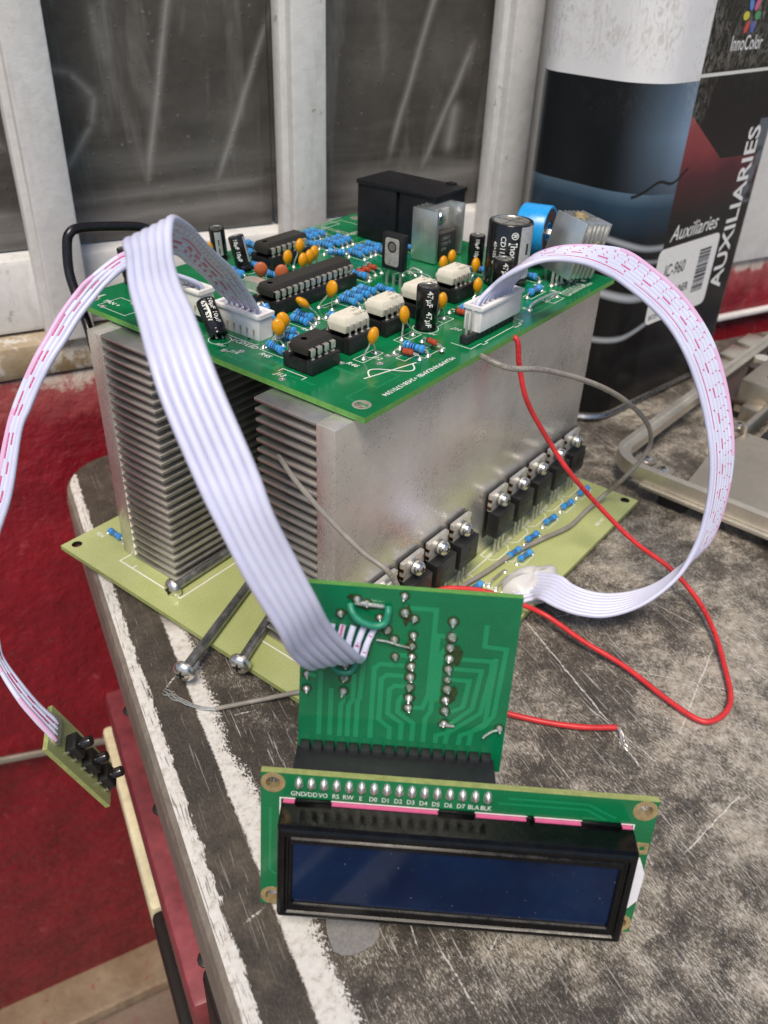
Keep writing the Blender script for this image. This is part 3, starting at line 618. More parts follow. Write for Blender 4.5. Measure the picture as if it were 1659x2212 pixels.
# ------------------------------------------------------------ heat sinks
def heatsink(label, x0, x1, yb, sgn, zt):
    h = thing('heatsink', label, 'heatsink', (x0, yb, ZL), 0, 'finned heat sinks')
    L = x1-x0; H = zt-ZL-.15; dpt = 26.3; tbk = 6.1
    part('base_plate', MB().box((L/2, sgn*tbk/2, .15+H/2), (L, tbk, H), 'alu', b=.35), h)
    nf = 28; p = (H-1.0)/(nf-1)
    key = 'fin%d' % int(L)
    for i in range(nf):
        sub('fin', key, lambda: MB().box((L/2, 0, 0), (L-.05, dpt-tbk, .95), 'alufin', b=.22), h, (0, sgn*(tbk+(dpt-tbk)/2)+random.uniform(-.12, .12), .65+i*p+random.uniform(-.05, .05)))
    return h
heatsink('tall aluminium heat sink with flat milled face behind the row of transistors', -6.4, 132.2, 3.4, 1, 82.3)
heatsink('tall finned heat sink under the left corner of the green board', -7.4, 131.2, 95.2, -1, 82.0)

# ------------------------------------------------------------ small electronic parts
def mb_resistor(bands):
    m = MB(); L = 6.4; prof = []; ks = []
    R = lambda t: 1.16 if (t < .2 or t > .8) else (1.16-.2*min(1, min(t-.2, .8-t)/.06))
    xs = [0, .02, .05, .16, .2, .24, .30, .36, .42, .48, .54, .60, .66, .72, .76, .80, .84, .95, .98, 1]
    bz_ = {.16: 0, .30: 1, .42: 2, .54: 3, .80: 4}
    for i, t in enumerate(xs):
        r = R(t)
        if t in (0, 1): r = .35
        elif t in (.02, .98): r = .8
        prof.append((r, t*L-L/2))
        if i < len(xs)-1: ks.append('band_'+bands[bz_[t]] if t in bz_ else 'resblue')
    m.lathe((0, 0, 0), (0, 1, 0), prof, 'resblue', 14, True, ks); return m
def mb_lead(reach=3.15, out=1.25, h=1.45, r=.28, pad=True):
    m = MB(); P = [(0, reach-.3, 0), (0, reach+out*.45, .02), (0, reach+out*.8, -.2), (0, reach+out, -.6), (0, reach+out+.05, -h-.1)]
    m.tube(cr(P, 4), r, 'tinned', 6)
    if pad: m.lathe((0, reach+out+.05, -h+.02), up, [(.82, 0), (.62, .18), (.3, .55), (.1, .7)], 'solder', 10)
    return m
BANDS = [('black', 'violet', 'black', 'black', 'grey'), ('violet', 'black', 'black', 'brown', 'olive'), ('brown', 'black', 'black', 'brown', 'brown'), ('olive', 'black', 'violet', 'black', 'black'), ('black', 'black', 'grey', 'brown', 'violet')]
def resistor(parent, x, y, a=-90, z=1.45, i=0, tilt=0):
    b = BANDS[i % 5]
    o = sub('resistor', 'resistor%d' % (i % 5), lambda: mb_resistor(b), parent, (x, y, z), (math.radians(tilt), 0, math.radians(a-90)))
    sub('lead', 'rlead', mb_lead, o); sub('lead', 'rlead', mb_lead, o, (0, 0, 0), (0, 0, math.pi)); return o
def mb_diode():
    m = MB(); m.lathe((0, 0, 0), (0, 1, 0), [(.3, -1.85), (.85, -1.6), (.92, -1.0), (.92, -.55), (.92, .9), (.85, 1.5), (.3, 1.85)], 'glassdiode', 12, True, ['chip', 'chip', 'glassdiode', 'glassdiode', 'glassdiode', 'glassdiode', 'glassdiode']); return m
def diode(parent, x, y, a=-90, z=1.3):
    o = sub('diode', 'diode', mb_diode, parent, (x, y, z), (0, 0, math.radians(a-90)))
    f = lambda: mb_lead(1.85, 1.9, 1.3, .24)
    sub('lead', 'dlead', f, o); sub('lead', 'dlead', f, o, (0, 0, 0), (0, 0, math.pi)); return o
def mb_drop(w, h, t, k, taper=.35):
    m = MB(); n, rings = 20, 12; vs = []
    for j in range(rings+1):
        ph = math.pi*j/rings; z = math.cos(ph); r = math.sin(ph)
        tp_ = 1-taper*max(0, -z)**1.5
        for i in range(n):
            th = 2*math.pi*i/n; vs.append((w/2*r*tp_*math.cos(th), t/2*r*(1-.25*max(0, -z))*math.sin(th), h/2*z))
    fs = [(j*n+i, (j+1)*n+i, (j+1)*n+(i+1) % n, j*n+(i+1) % n) for j in range(rings) for i in range(n)]
    m.add(vs, fs, k, True); return m
def drop_cap(parent, body, legs, size=(3.7, 5.0, 2.5), k='yellow', axis=(1, 0, 0), tilt=None, name='capacitor', code=None):
    c = Vector(body); L0, L1 = (Vector((*q, 0)) for q in legs)
    upv = Vector(tilt).normalized() if tilt else up
    M = frame(c, axis, up.cross(Vector(axis))); z = upv; x = (Vector(axis)-z*z.dot(Vector(axis))).normalized(); y = z.cross(x)
    M = Matrix(((x.x, y.x, z.x, c.x), (x.y, y.y, z.y, c.y), (x.z, y.z, z.z, c.z), (0, 0, 0, 1)))
    o = link(name, shared('drop%s%.1f%.1f' % (k, size[0], size[1]), lambda: mb_drop(*size, k)), parent, M=M)
    Mi = M.inverted()
    for s_, g in ((-1, L0), (1, L1)):
        st_ = c+x*(s_*size[0]*.27)-z*(size[1]*.36)
        P = [st_, st_-z*.9, (st_-z*.9)*.45+(g+up*1.0)*.55, g+up*.4, g-up*.05]
        m = MB(); m.tube([Mi @ q for q in cr(P, 4)], .26, 'tinned', 6)
        base = len(m.v); mm_ = MB().lathe(g, up, [(.85, 0), (.6, .2), (.3, .6), (.1, .75)], 'solder', 10); mm_.xf(Mi); m.add(mm_.v, mm_.f, 'solder', True)
        part('lead', m, o)
    return o
def wrap(txt, size, k, r, ang0, z0, vertical=True, shear=0):
    vs, fs = glyphs(txt, size, shear, bold=.015*size); m = MB(); out = []
    for x, y, _ in vs:
        if vertical: a = ang0+y/r; z = z0+x
        else: a = ang0+x/r; z = z0+y
        out.append((r*math.cos(a), r*math.sin(a), z))
    m.add(out, fs, k); return m
def electrolytic(parent, base, r, h, label, stripe=200, axis=None, lines=(), face=210, lead=.8, down=False):
    M = Matrix.Translation(Vector(base))
    if axis: M = Matrix.Translation(Vector(base)) @ up.rotation_difference(Vector(axis)).to_matrix().to_4x4()
    m = MB(); g = .09*h
    m.lathe((0, 0, lead), up, [(r*.55, 0), (r*.9, 0), (r, .25), (r, g), (r*.93, g+.35), (r*.93, g+.75), (r, g+1.1), (r, h-.5), (r*.96, h-.12), (r*.88, h), (r*.80, h-.02), (r*.79, h-.2), (.01, h-.18)], 'capblk', 32, False,
            ['capblk']*10+['captop']*2)
    o = part('capacitor', m, parent, M=M); o['label'] = label
    m = MB(); n = 8; a0 = math.radians(stripe-24); a1 = math.radians(stripe+24); vs = []
    for z in (lead+g+1.2, lead+h-.5):
        for i in range(n+1):
            a = a0+(a1-a0)*i/n; vs.append(((r+.04)*math.cos(a), (r+.04)*math.sin(a), z))
    m.add(vs, [(i, i+1, n+2+i, n+1+i) for i in range(n)], 'capgrey', True)
    for zz in (.35, .62):
        a = math.radians(stripe); zc = lead+h*zz; w_ = .16*r/ r
        q = [((r+.07)*math.cos(a+da), (r+.07)*math.sin(a+da), zc+dz) for da, dz in ((-.07, -.09*h), (.07, -.09*h), (.07, .09*h), (-.07, .09*h))]; m.add(q, [(0, 1, 2, 3)], 'capblk')
    part('polarity_stripe', m, o)
    m = MB(); m.box((0, 0, lead+h-.15), (r*1.5, .12, .06), 'chip'); m.box((0, 0, lead+h-.15), (.12, r*1.5, .06), 'chip'); part('vent_score', m, o)
    for (txt, size, da, z0, ver) in lines:
        sgn = -1 if down else 1
        mm_ = wrap(txt, size, 'silk', r+.06, math.radians(face+da), z0+lead, ver)
        if down:
            mm_.v = [(x, y, 2*lead+h-z+0) for x, y, z in mm_.v]; mm_.v = [(2*math.cos(math.radians(face+da))*0+x, y, z) for x, y, z in mm_.v]
            mm_ = MB()
            vs, fs = glyphs(txt, size, bold=.015*size)
            mm_.add([((r+.06)*math.cos(math.radians(face+da)+y/r), (r+.06)*math.sin(math.radians(face+da)+y/r), lead+h-z0-x) for x, y, _ in vs], fs, 'silk')
        part('sleeve_print', mm_, o)
    for s_ in (-1, 1): part('lead', MB().cyl((s_*r*.4, 0, -.3), (s_*r*.4, 0, lead+.1), .28, 'tinned', n=6), o)
    return o
def mb_dip(L, k, htop=3.4):
    m = MB(); w0, w1 = 6.35, 5.2; mid = htop*.5; b = .35
    vs = []; 
    for z, w, l in ((0, w1+.3, L-.6), (mid-.15, w0, L), (mid+.15, w0, L), (htop-.15, w1, L-.75), (htop, w1-.35, L-1.1)):
        vs += [(-l/2, -w/2, z), (l/2, -w/2, z), (l/2, w/2, z), (-l/2, w/2, z)]
    fs = [(3, 2, 1, 0), (16, 17, 18, 19)]
    for j in range(4):
        for i in range(4): fs.append((j*4+i, j*4+(i+1) % 4, (j+1)*4+(i+1) % 4, (j+1)*4+i))
    m.add(vs, fs, k); return m
def mb_pin():
    m = MB(); m.box((0, -3.55, .1), (1.6, 1.0, .3), 'pin', b=.1); m.box((0, -3.98, -.75), (1.6, .3, 1.9), 'pin', b=.08); m.box((0, -3.9, -2.0), (.55, .25, 1.2), 'pin'); return m
def mb_opin():
    m = MB(); m.box((0, -3.4, .1), (.75, .8, .28), 'pin', b=.08); m.box((0, -3.75, -.9), (.75, .28, 2.2), 'pin', b=.08); m.box((.12, -3.72, -2.3), (.5, .25, 1.2), 'pin'); return m
def dip(parent, x0, yc, n, kind, label, sock_h=4.2, L=None):
    body = 'opto' if kind == 'opto' else 'chip'
    Lp = (n-1)*2.54; L = L or Lp+2.2; xc = x0+Lp/2
    o = sub('chip', 'chip%s%d' % (kind, n), lambda: mb_dip(L, body, 4.0 if kind == 'opto' else 3.5), parent, (xc, yc, sock_h+.75)); o['label'] = label
    zp = (4.0 if kind == 'opto' else 3.5)*.5
    for i in range(n):
        if kind == 'opto' and n == 4: pass
        for sd in (0, math.pi): sub('pin', 'pin'+('o' if kind == 'opto' else 'c'), mb_opin if kind == 'opto' else mb_pin, o, ((i-(n-1)/2)*2.54, 0, zp), (0, 0, sd))
    if kind == 'opto':
        for j, tx in enumerate(('TLP250', '2245\u00b7\u00b7')):
            text('marking', tx, 1.5, 'optoink', o, frame((4.2, -1.3+2.2*j-.4, 4.02), (-1, 0, 0), (0, -1, 0)), sx=1.0)
        sub('pin_one_dimple', 'dimple', lambda: MB().lathe((0, 0, 0), up, [(.42, 0), (.3, .02)], 'optoink', 12), o, (3.6, 1.4, 4.01))
    else:
        sub('moulding_dimple', 'dimple2', lambda: MB().lathe((0, 0, 0), up, [(1.0, 0), (.85, .02), (.8, -.0)], 'capgrey' if False else 'socket', 16), o, (-L/2+2.0, 0, 3.51))
    m = MB(); SL = Lp+3.2; SW = 10.1; t = 1.5
    m.box((0, -SW/2+t/2+.35, sock_h/2+.1), (SL, t+.7, sock_h-.2), 'socket', b=.2); m.box((0, SW/2-t/2-.35, sock_h/2+.1), (SL, t+.7, sock_h-.2), 'socket', b=.2)
    m.box((-SL/2+.8, 0, sock_h/2-.2), (1.6, SW-4.5, sock_h-1.4), 'socket'); m.box((SL/2-.8, 0, sock_h/2-.2), (1.6, SW-4.5, sock_h-1.4), 'socket'); m.box((0, 0, .9), (SL-2, SW-4.2, .8), 'socket')
    m.box((-SL/2-.01, -1.5, .7), (.3, 1.2, .9), 'dark')
    s2 = part('chip_socket', m, parent, (xc, yc, 0))
    for i in range(n):
        for sd in (-1, 1): sub('contact', 'contact', lambda: MB().box((0, 0, 0), (1.1, .5, .5), 'pin', b=.1), s2, ((i-(n-1)/2)*2.54, sd*3.9, sock_h-.05))
    return o
def jumper(parent, a, b, h=1.5, r=.32, k='tinned', name='wire_jumper'):
    a = Vector((*a, 0)); b = Vector((*b, 0)); d = b-a
    P = [a-up*.1, a+up*.5, a+d*.1+up*h*.85, a+d*.35+up*h, a+d*.7+up*h*.95, a+d*.93+up*h*.7, b+up*.35, b-up*.1]
    m = MB().tube(cr(P, 4), r, k, 7)
    for q in (a, b): m.lathe(q, up, [(.95, 0), (.7, .25), (.3, .6)], 'solder', 10)
    return part(name, m, parent)
def housing(parent, n, k, along, loc, label):
    """white wire-to-board plug: open top with one bay per wire; `along` = 'x' or 'y'"""
    L = n*2.54+1.6; W = 5.4; H = 7.3; t = .8; m = MB()
    m.box((0, -W/2+t/2, H/2), (L, t, H), k, b=.18); m.box((0, W/2-t/2, H/2), (L, t, H), k, b=.18)
    for s_ in (-1, 1): m.box((s_*(L/2-t/2), 0, H/2), (t, W-2*t+.1, H-.1), k)
    m.box((0, 0, H*.3), (L-2*t, W-2*t, H*.6-.1), k)
    m.box((0, -W/2-.25, H-.55), (L+.7, .6, 1.1), k, b=.2); m.box((0, W/2+.25, H-.55), (L+.7, .6, 1.1), k, b=.2)
    for s_ in (-1, 1): m.box((s_*(L/2+.2), 0, H-.55), (.5, W, 1.1), k)
    o = part('plug_housing', m, parent, loc, (0, 0, math.pi/2 if along == 'y' else 0)); o['label'] = label
    for i in range(n-1): sub('divider', 'div'+k, lambda: MB().box((0, 0, 0), (.55, W-1.5, 2.6), k), o, ((i-(n-2)/2)*2.54, 0, H-1.6))
    if along == 'y':
        for i in range(n): sub('key_slot_shade', 'keyslot_shade', lambda: MB().box((0, 0, 0), (.75, .1, 2.8), 'ledge'), o, ((i-(n-1)/2)*2.54, W/2, 1.5))  # shade of the open slots drawn as thin darker strips
    return o
# ------------------------------------------------------------ upper green board
cb = thing('control_board', 'green circuit board crowded with components lying on the heat sinks', 'circuit board', (0, 0, ZB))
holes = [circ(4.8, 4.8, 1.75), circ(4.8, 108.6, 1.75), circ(128.8, 108.6, 1.75)]
m = MB(); m.prism([(0, 0), (133.6, 0), (133.6, 113.4), (0, 113.4)], -1.6, 0, 'pcb', holes, 'edgeg', 'hole'); part('board', m, cb)
for x, y in ((4.8, 4.8), (4.8, 108.6), (128.8, 108.6)):
    m = MB(); m.lathe((x, y, -1.62), up, [(1.72, 0), (2.35, 0), (2.35, 1.66), (1.75, 1.66), (1.72, .2)], 'hole', 24, False); part('hole_ring', m, cb)
rt = random.Random(11)
for i in range(34):
    x = rt.uniform(6, 122); y = rt.uniform(4, 104); P = [(x, y)]
    for j in range(rt.randint(2, 4)):
        L_ = rt.choice((-1, 1))*rt.uniform(5, 16)
        x, y = (x+L_, y) if (j+i) % 2 else (x, y+L_)
        x = min(130, max(3, x)); y = min(110, max(3, y)); P.append((x, y))
    part('copper_trace', strip(MB(), P, rt.choice((.6, .9, 1.4)), .006+.0006*i, 'trace'), cb)
RES = [(13.2, 41.0, -100, 0), (32, 49.7, -90, 3), (35.5, 51.1, -90, 2), (40.8, 43.1, -90, 0), (53.5, 49.7, -88, 1), (57.4, 50.7, -88, 1), (61.2, 51, -88, 3), (64.9, 51.5, -87, 3), (68.9, 47.5, -94, 0), (87, 83, -62, 3), (90.5, 91.3, -90, 4), (94.8, 91.4, -88, 4), (97.7, 91.2, -94, 2), (100.9, 91.7, -90, 4), (90.7, 77.6, -95, 4), (94.5, 78, -92, 4), (97.3, 78.2, -90, 2), (102.3, 78.8, -89, 4), (99.2, 72.4, -94, 2), (93.7, 103.3, -92, 4), (96.9, 103.4, -96, 2), (100.1, 103.4, -91, 4), (88, 96.8, -84, 2), (66.5, 106.4, -98, 2), (57.6, 94.6, -98, 2), (54.8, 82.4, -85, 0), (72.5, 109.6, -98, 1), (48.6, 92.3, -100, 2), (38.4, 14, -86, 0), (72.1, 18.3, -90, 2), (101.2, 12.5, -1, 2), (112.6, 21.5, -90, 2), (24.2, 47.6, -84, 2), (20.6, 43.4, -80, 3), (85.6, 103.4, -91, 2), (82.2, 103.2, -91, 4), (74, 62.6, -88, 2), (109.6, 69, -92, 4), (106.5, 36.5, -80, 2)]
sk = MB()
for x, y, a, i in RES:
    resistor(cb, x, y, a, 1.45, i)
    if y > 8:
        hx, hy = (4.6, 1.5) if abs(a) < 20 else (1.5, 4.6)
        strip(sk, [(x-hx, y-hy), (x+hx, y-hy), (x+hx, y+hy), (x-hx, y+hy)], .18, .035, 'silk', True)
# the resistor standing askew beside the display plug
o = resistor(cb, 23.0, 52.6, -100, 4.8, 1, 0); o.rotation_euler = (math.radians(-38), 0, math.radians(-188))
for x, y, a in ((76.5, 63.9, -86), (79.7, 64.1, -85), (83, 64.1, -86), (34.8, 13.7, -80), (43.1, 11.5, -100), (69.2, 19.5, -88)): diode(cb, x, y, a, 1.3 if a != -100 else 2.2)
Y_ = lambda b, l0, l1, **k: drop_cap(cb, b, (l0, l1), **k)
Y_((28.0, 20.0, 6.0), (25.6, 21.1), (30.9, 21.2), tilt=(.12, -.1, 1))
Y_((44.0, 21.8, 6.7), (42.7, 21.4), (47.8, 21.3), tilt=(-.15, .05, 1), size=(3.7, 5.4, 2.5))
Y_((61.6, 21.3, 6.2), (59, 21.7), (64.1, 21.8))
Y_((82.7, 22.6, 5.0), (80.2, 22.5), (85.2, 22.5)); Y_((98.6, 33.6, 5.1), (96.3, 33.7), (101.3, 33.7), tilt=(.1, .1, 1))
Y_((93.1, 42.6, 5.0), (90.7, 42.6), (95.7, 42.6)); Y_((99.9, 43.8, 5.2), (97.5, 43.8), (102.5, 43.8))
Y_((15.8, 42.3, 5.9), (17.5, 42.4), (13.0, 45.5), tilt=(-.05, .1, 1), axis=(.8, -.6, 0)); Y_((18.7, 43.4, 6.6), (21.7, 44.1), (17.0, 46.5), axis=(.8, -.6, 0), tilt=(-.25, .05, 1))
Y_((34.6, 50.8, 5.3), (38.9, 48.6), (38.2, 52.2), axis=(0, 1, .15), tilt=(-.72, .45, .75), size=(3.7, 5.0, 2.5))
Y_((46.5, 50.3, 6.4), (45.5, 54.5), (46.7, 50.3), axis=(.05, -1, 0), tilt=(.05, -.28, 1), size=(3.9, 5.6, 2.5))
Y_((61.3, 81.9, 5.4), (59, 82), (64, 82)); Y_((69.7, 84.3, 6.8), (67.5, 85.2), (72, 84.8), tilt=(.1, 0, 1)); Y_((61.3, 75.2, 5.9), (59, 75), (64, 75)); Y_((65.4, 76.1, 5.9), (63, 76), (68, 76)); Y_((69.4, 77.6, 6.0), (67, 77.5), (72, 77.5))
Y_((49.1, 81.9, 4.3), (47.6, 81.9), (50.9, 81.6), size=(4.4, 5.2, 2.0), k='orange', axis=(.75, -.66, 0), tilt=(-.15, 0, 1)); Y_((51.6, 75.4, 4.3), (49.8, 75.4), (53.4, 75.4), size=(4.4, 5.2, 2.0), k='orange', axis=(.75, -.66, 0))
Y_((48.0, 104.5, 6.0), (46, 104.5), (50, 104.5))
m = MB(); m.prism(rrect(-2.2, -5, 2.2, 5, 2.1, 5), .4, 3.4, 'tab'); m.prism(rrect(-2.5, -5.3, 2.5, 5.3, 2.3, 5), .1, .5, 'tab'); part('crystal', m, cb, (43.2, 77.5, 0))
# chips and sockets
dip(cb, 33.0, 63.0, 14, 'chip', 'long black microcontroller chip with fourteen pins a side', 4.2, 35.2)
dip(cb, 61.4, 92.2, 7, 'chip', 'black fourteen pin chip at the back', 4.2, 19.2)
dip(cb, 9.8, 28.6, 4, 'chip', 'black eight pin chip near the front corner', 3.9, 9.6)
for i, x in enumerate((26.0, 42.2, 59.3, 77.3)): dip(cb, x, 30.0+.25*i, 4, 'opto', ('cream optocoupler chip, nearest the front corner', 'cream optocoupler chip, second from the front', 'cream optocoupler chip behind the tall capacitor', 'cream optocoupler chip, farthest back')[i], 4.6, 9.7)
# electrolytic capacitors
electrolytic(cb, (54.1, 21.4, 0), 3.2, 12.3, 'black capacitor marked 47uF at the front row', 20, None, (('47\u00b5F  47\u00b5F', 2.3, 2, .6, True),), 212, .3, down=True)
electrolytic(cb, (92.2, 20.0, 0), 3.2, 11.6, 'black capacitor marked 47uF in front of the big one', 20, None, (('47\u00b5F  47\u00b5F', 2.3, 0, .6, True),), 212, .3, down=True)
electrolytic(cb, (104.2, 25.4, 0), 7.1, 19.8, 'big black capacitor with grey stripe', 262, None, (('\u00ae [hor', 3.0, 6, 2.0, True), ('CD11X 47\u00b5F', 2.3, -20, 3.4, True), ('40+105\u00b0C', 1.7, -40, 5.4, True)), 208, .3, down=True)
electrolytic(cb, (109.6, 40.6, 0), 2.7, 11.0, 'small black capacitor marked 10uF beside the big one', 300, None, (('10\u00b5F 10\u00b5F', 1.7, 0, .6, True),), 205, .3, down=True)
electrolytic(cb, (9.0, 58.0, .6), 2.6, 10.8, 'small black capacitor marked 10uF 63V leaning over the plug', 125, (.26, .80, .80), (('63V 63V', 1.75, -2, .9, True), ('10\u00b5F 10\u00b5F', 1.75, 44, .4, True)), 205, .5, down=True)
electrolytic(cb, (54.2, 94.6, .2), 2.6, 10.8, 'small black capacitor marked 10uF leaning left', 300, (-.1, .22, 1), (('10\u00b5F 10\u00b5F', 1.7, 0, .5, True),), 205, .3, down=True)
electrolytic(cb, (56.2, 108.2, .2), 2.6, 10.8, 'small capacitor with its grey stripe to the front', 232, (-.15, -.06, 1), (), 205, .3)
electrolytic(cb, (21.5, 110.6, .2), 2.6, 10.6, 'small black capacitor half hidden behind the ribbons', 60, (-.05, .1, 1), (), 205, .3)
# relay block
m = MB()
for y0, y1 in ((58.2, 73.6), (74.8, 92.4)): m.box((118.6, (y0+y1)/2, 10.3), (18.6, y1-y0, 20.2), 'relay', b=.5)
m.box((119.2, 74.2, 10), (17, 2.4, 19.4), 'relay'); m.box((118.6, 75.3, 19.9), (19.4, 34.9, 1.6), 'relay', b=.3); rl = part('relay', m, cb)
part('lid_notch', MB().box((127.2, 64, 20.9), (2.4, 3.2, .8), 'relay', b=.2), rl)
# regulator on a U shaped heat sink
m = MB(); m.box((102.6, 57.1, 9.1), (1.2, 10.2, 17.4), 'alusm', b=.15); m.box((110.6, 58.3, 9.1), (15, 1.3, 17.4), 'alusm'); m.box((118.6, 57.3, 9.1), (1.2, 10.0, 17.4), 'alusm', b=.15); hs1 = part('small_heatsink', m, cb); hs1['label'] = 'U shaped heat sink with a regulator screwed inside'
for i in range(6): part('fin', MB().box((104.6+2.4*i, 60.6, 9.1), (.7, 3.2, 17.4), 'alusm'), hs1)
part('screw', MB().lathe((110.4, 57.2, 13.6), (0, -1, 0), [(2.6, 0), (2.6, .6), (1.9, 1.8), (.9, 2.2)], 'chrome', 18), hs1)
rg = part('regulator', MB().box((111, 55.2, 5.2), (9.7, 4.2, 8.4), 'chip', b=.25), cb)
part('tab', MB().box((111, 57.2, 10.8), (9.7, .8, 10.5), 'tab', b=.2), rg)
for i, tx in enumerate(('L7805CV', 'CC0KJ VE', 'CHN')): text('marking', tx, 1.5, 'capgrey', rg, frame((107, 53.05, 7.2-1.8*i), (1, 0, 0), (0, 0, 1)), sx=.9)
for i in (-1, 0, 1): part('lead', MB().box((111+2.54*i, 55.4, .8), (.7, .5, 2.4), 'tinned'), rg)
# second small heat sink, slightly turned, near the right corner
HM = frame((111.4, 6.6, 3.4), (.975, -.2, -.15), (.22, .972, .13))
h2 = link('small_heatsink', mesh_of(MB().box((6.2, 6, 9.2), (12.2, 1.4, 18), 'alusm'), 'h2'), cb, M=HM); h2['label'] = 'finned heat sink leaning at the right corner'
for i, x in enumerate((0, 2.9, 5.1, 7.3, 9.5, 12.2)): part('fin', MB().box((x, 6, 9.2), (1.1 if i in (0, 5) else .7, 12.4, 18), 'alusm', b=.12), h2)
part('screw', MB().lathe((4, 6.2, 18.2), up, [(2.4, 0), (2.3, .7), (1.2, 1.3)], 'brass', 16), h2); part('screw', MB().lathe((8.6, .2, 11), (0, -1, 0), [(1.3, -1), (1.3, .5), (.7, .6)], 'brass', 12), h2)
for x, y in ((112.6, 12.6), (114.9, 12.1), (117.2, 11.6), (120.4, 10.2)): m = MB(); m.cyl((x, y, -.05), (x, y, 4.6), .5, 'tinned', n=8); m.lathe((x, y, 0), up, [(1.1, 0), (.7, .4)], 'solder', 10); part('lead', m, h2, M=HM.inverted())
# flat power transistor standing free
tr = part('transistor', MB().box((76.5, 50.1, 10.9), (2.9, 8.1, 11.2), 'socket', b=.3), cb); tr['label'] = 'flat black transistor with a hole through its metal pad'
m = MB(); P = rrect(-2.7, -4.2, 2.7, 4.4, 1.0, 4); m.prism(P, 0, .12, 'tab', [circ(0, 1.7, 1.55, 20)]); m.lathe((0, 1.7, .02), (0, 0, 1), [(1.55, 0), (1.75, .14), (1.4, .14), (1.3, .0)], 'dark', 20, False); part('metal_pad', m, tr, M=frame((75.02, 50.1, 10.9), (0, -1, 0), (0, 0, 1)))
part('mounting_hole', MB().lathe((74.97, 50.1, 12.6), (1, 0, 0), [(1.3, 0), (1.3, .06)], 'plate', 18), tr)
for y in (47.3, 50.0, 52.7): part('lead', MB().box((76.3, y, 2.7), (.6, .75, 5.6), 'tinned'), tr)
# current transformer (blue ring)
ax = Vector((.18, -.98, .03)).normalized(); c0 = Vector((125.2, 27.6, 12.4))
m = MB(); m.lathe(c0-ax*5, ax, [(2.6, 0), (7.9, 0), (8.3, .5), (8.3, 9.5), (8.0, 10), (7.3, 9.9), (3.3, 9.4), (2.6, 9.6), (2.6, 0)], 'blue', 36, False, ['blue', 'blue', 'blue', 'blue', 'blue', 'chip', 'blue', 'blue']); tz = part('current_transformer', m, cb)
tz['label'] = 'blue ring shaped current transformer'
part('core', MB().lathe(c0+ax*4.72, ax, [(3.5, 0), (7.1, .12)], 'brownw', 36, False), tz)
for i in range(5): m = MB(); q = c0+Vector((.35*i-.7, .25*i-.5, .5*(i % 3)-.5)); m.tube(cr([q-ax*4, q+ax*4.6, q+ax*6-up*1.6, q+ax*5.8-up*8, q+ax*5.4-up*13], 5), .3, 'tinned', 6); part('wire_strand', m, tz)
# connectors
housing(cb, 6, 'connw', 'y', (17.9, 57.5, 0), 'white plug of the display ribbon'); 
m = MB(); m.box((15.2, 75, 1.3), (2.6, 11, 2.5), 'headblk', b=.15); part('pin_header', m, cb); housing(cb, 4, 'conn', 'y', (15.2, 75, 2.5), 'white plug of the button ribbon')
pm = MB()
ph = None
for i in range(10):
    o = sub('header_block', 'hblk', lambda: MB().box((0, 0, 1.25), (2.5, 2.6, 2.45), 'headblk', b=.35), cb, (52.7+2.54*i, 6.9, 0))
    if i < 2: sub('header_pin', 'hpin', lambda: MB().box((0, 0, 4.3), (.64, .64, 9.0), 'pin', b=.08), o)
housing(cb, 8, 'connw', 'x', (67.3, 7.5, 2.45), 'white plug of the power ribbon')
jumper(cb, (87.7, 6.6), (104.5, 6.2), 1.9, .42); jumper(cb, (90.5, 54), (90.0, 48.6), 1.8); jumper(cb, (86.6, 54), (85.9, 47.9), 1.8)
# loose pads and vias
for x, y in ((2.4, 28.4), (31.7, 17.7), (26.3, 16.2), (4.9, 52.0), (7.4, 48.2), (19.8, 23.9), (36, 46.8), (42.8, 39.8), (88.5, 70.1), (94.0, 15.0), (124.3, 7.0), (3.1, 101), (10.6, 96.5), (105, 104), (110, 101.6), (92, 108.6), (33.6, 16.6)):
    sub('solder_pad', 'via', lambda: MB().lathe((0, 0, 0), up, [(1.0, .02), (.8, .12), (.35, .22), (.3, .05), (.05, .03)], 'solder', 14), cb, (x, y, 0))
# white ink: outlines, sine symbol, lettering
def box_s(x0, y0, x1, y1, w=.2): strip(sk, [(x0, y0), (x1, y0), (x1, y1), (x0, y1)], w, .035, 'silk', True)
for x0 in (23.5, 41.0, 57.3): box_s(x0, 19.6, x0+8.6, 22.9)
for x0 in (28.0, 31.0, 45.5, 48.5, 62.0): strip(sk, [(x0-.9, 20.2), (x0-.9, 22.3)], .25, .035, 'silk')
strip(sk, [(5.2, 24.5), (7.0, 24.5), (7.0, 32.5), (5.2, 32.5)], .25, .035, 'silk')
box_s(31.8, 12.2, 37.6, 15.1); box_s(40.0, 9.6, 46.0, 13.2); box_s(98, 3.8, 104.6, 8.6); box_s(46.5, 53, 56.5, 54.6)
strip(sk, [(14.0, 48.2), (12.9, 48.2), (12.9, 66.8), (14, 66.8)], .25, .035, 'silk')
strip(sk, [(50.4, 10.2), (50.4, 3.6), (55.5, 3.6), (55.5, 2.6), (57.5, 2.6), (57.5, 3.4), (72.6, 3.4), (72.6, 2.6), (76, 2.6), (76, 3.5), (78.6, 3.5), (78.6, 10.2)], .25, .035, 'silk')
box_s(109, 3.6, 124, 4.2); 
for i in range(6): strip(sk, [(107.5+2.3*i, 3.6), (107.5+2.3*i, 7.0), (108.7+2.3*i, 7.0), (108.7+2.3*i, 3.6)], .22, .035, 'silk', True)
for cx, cy, r in ((54.1, 21.4, 3.7), (9.0, 58.0, 3.1), (86.6, 50.2, 6.2), (54, 94, 3.4)):
    strip(sk, circ(cx, cy, r, 28), .2, .035, 'silk', True)
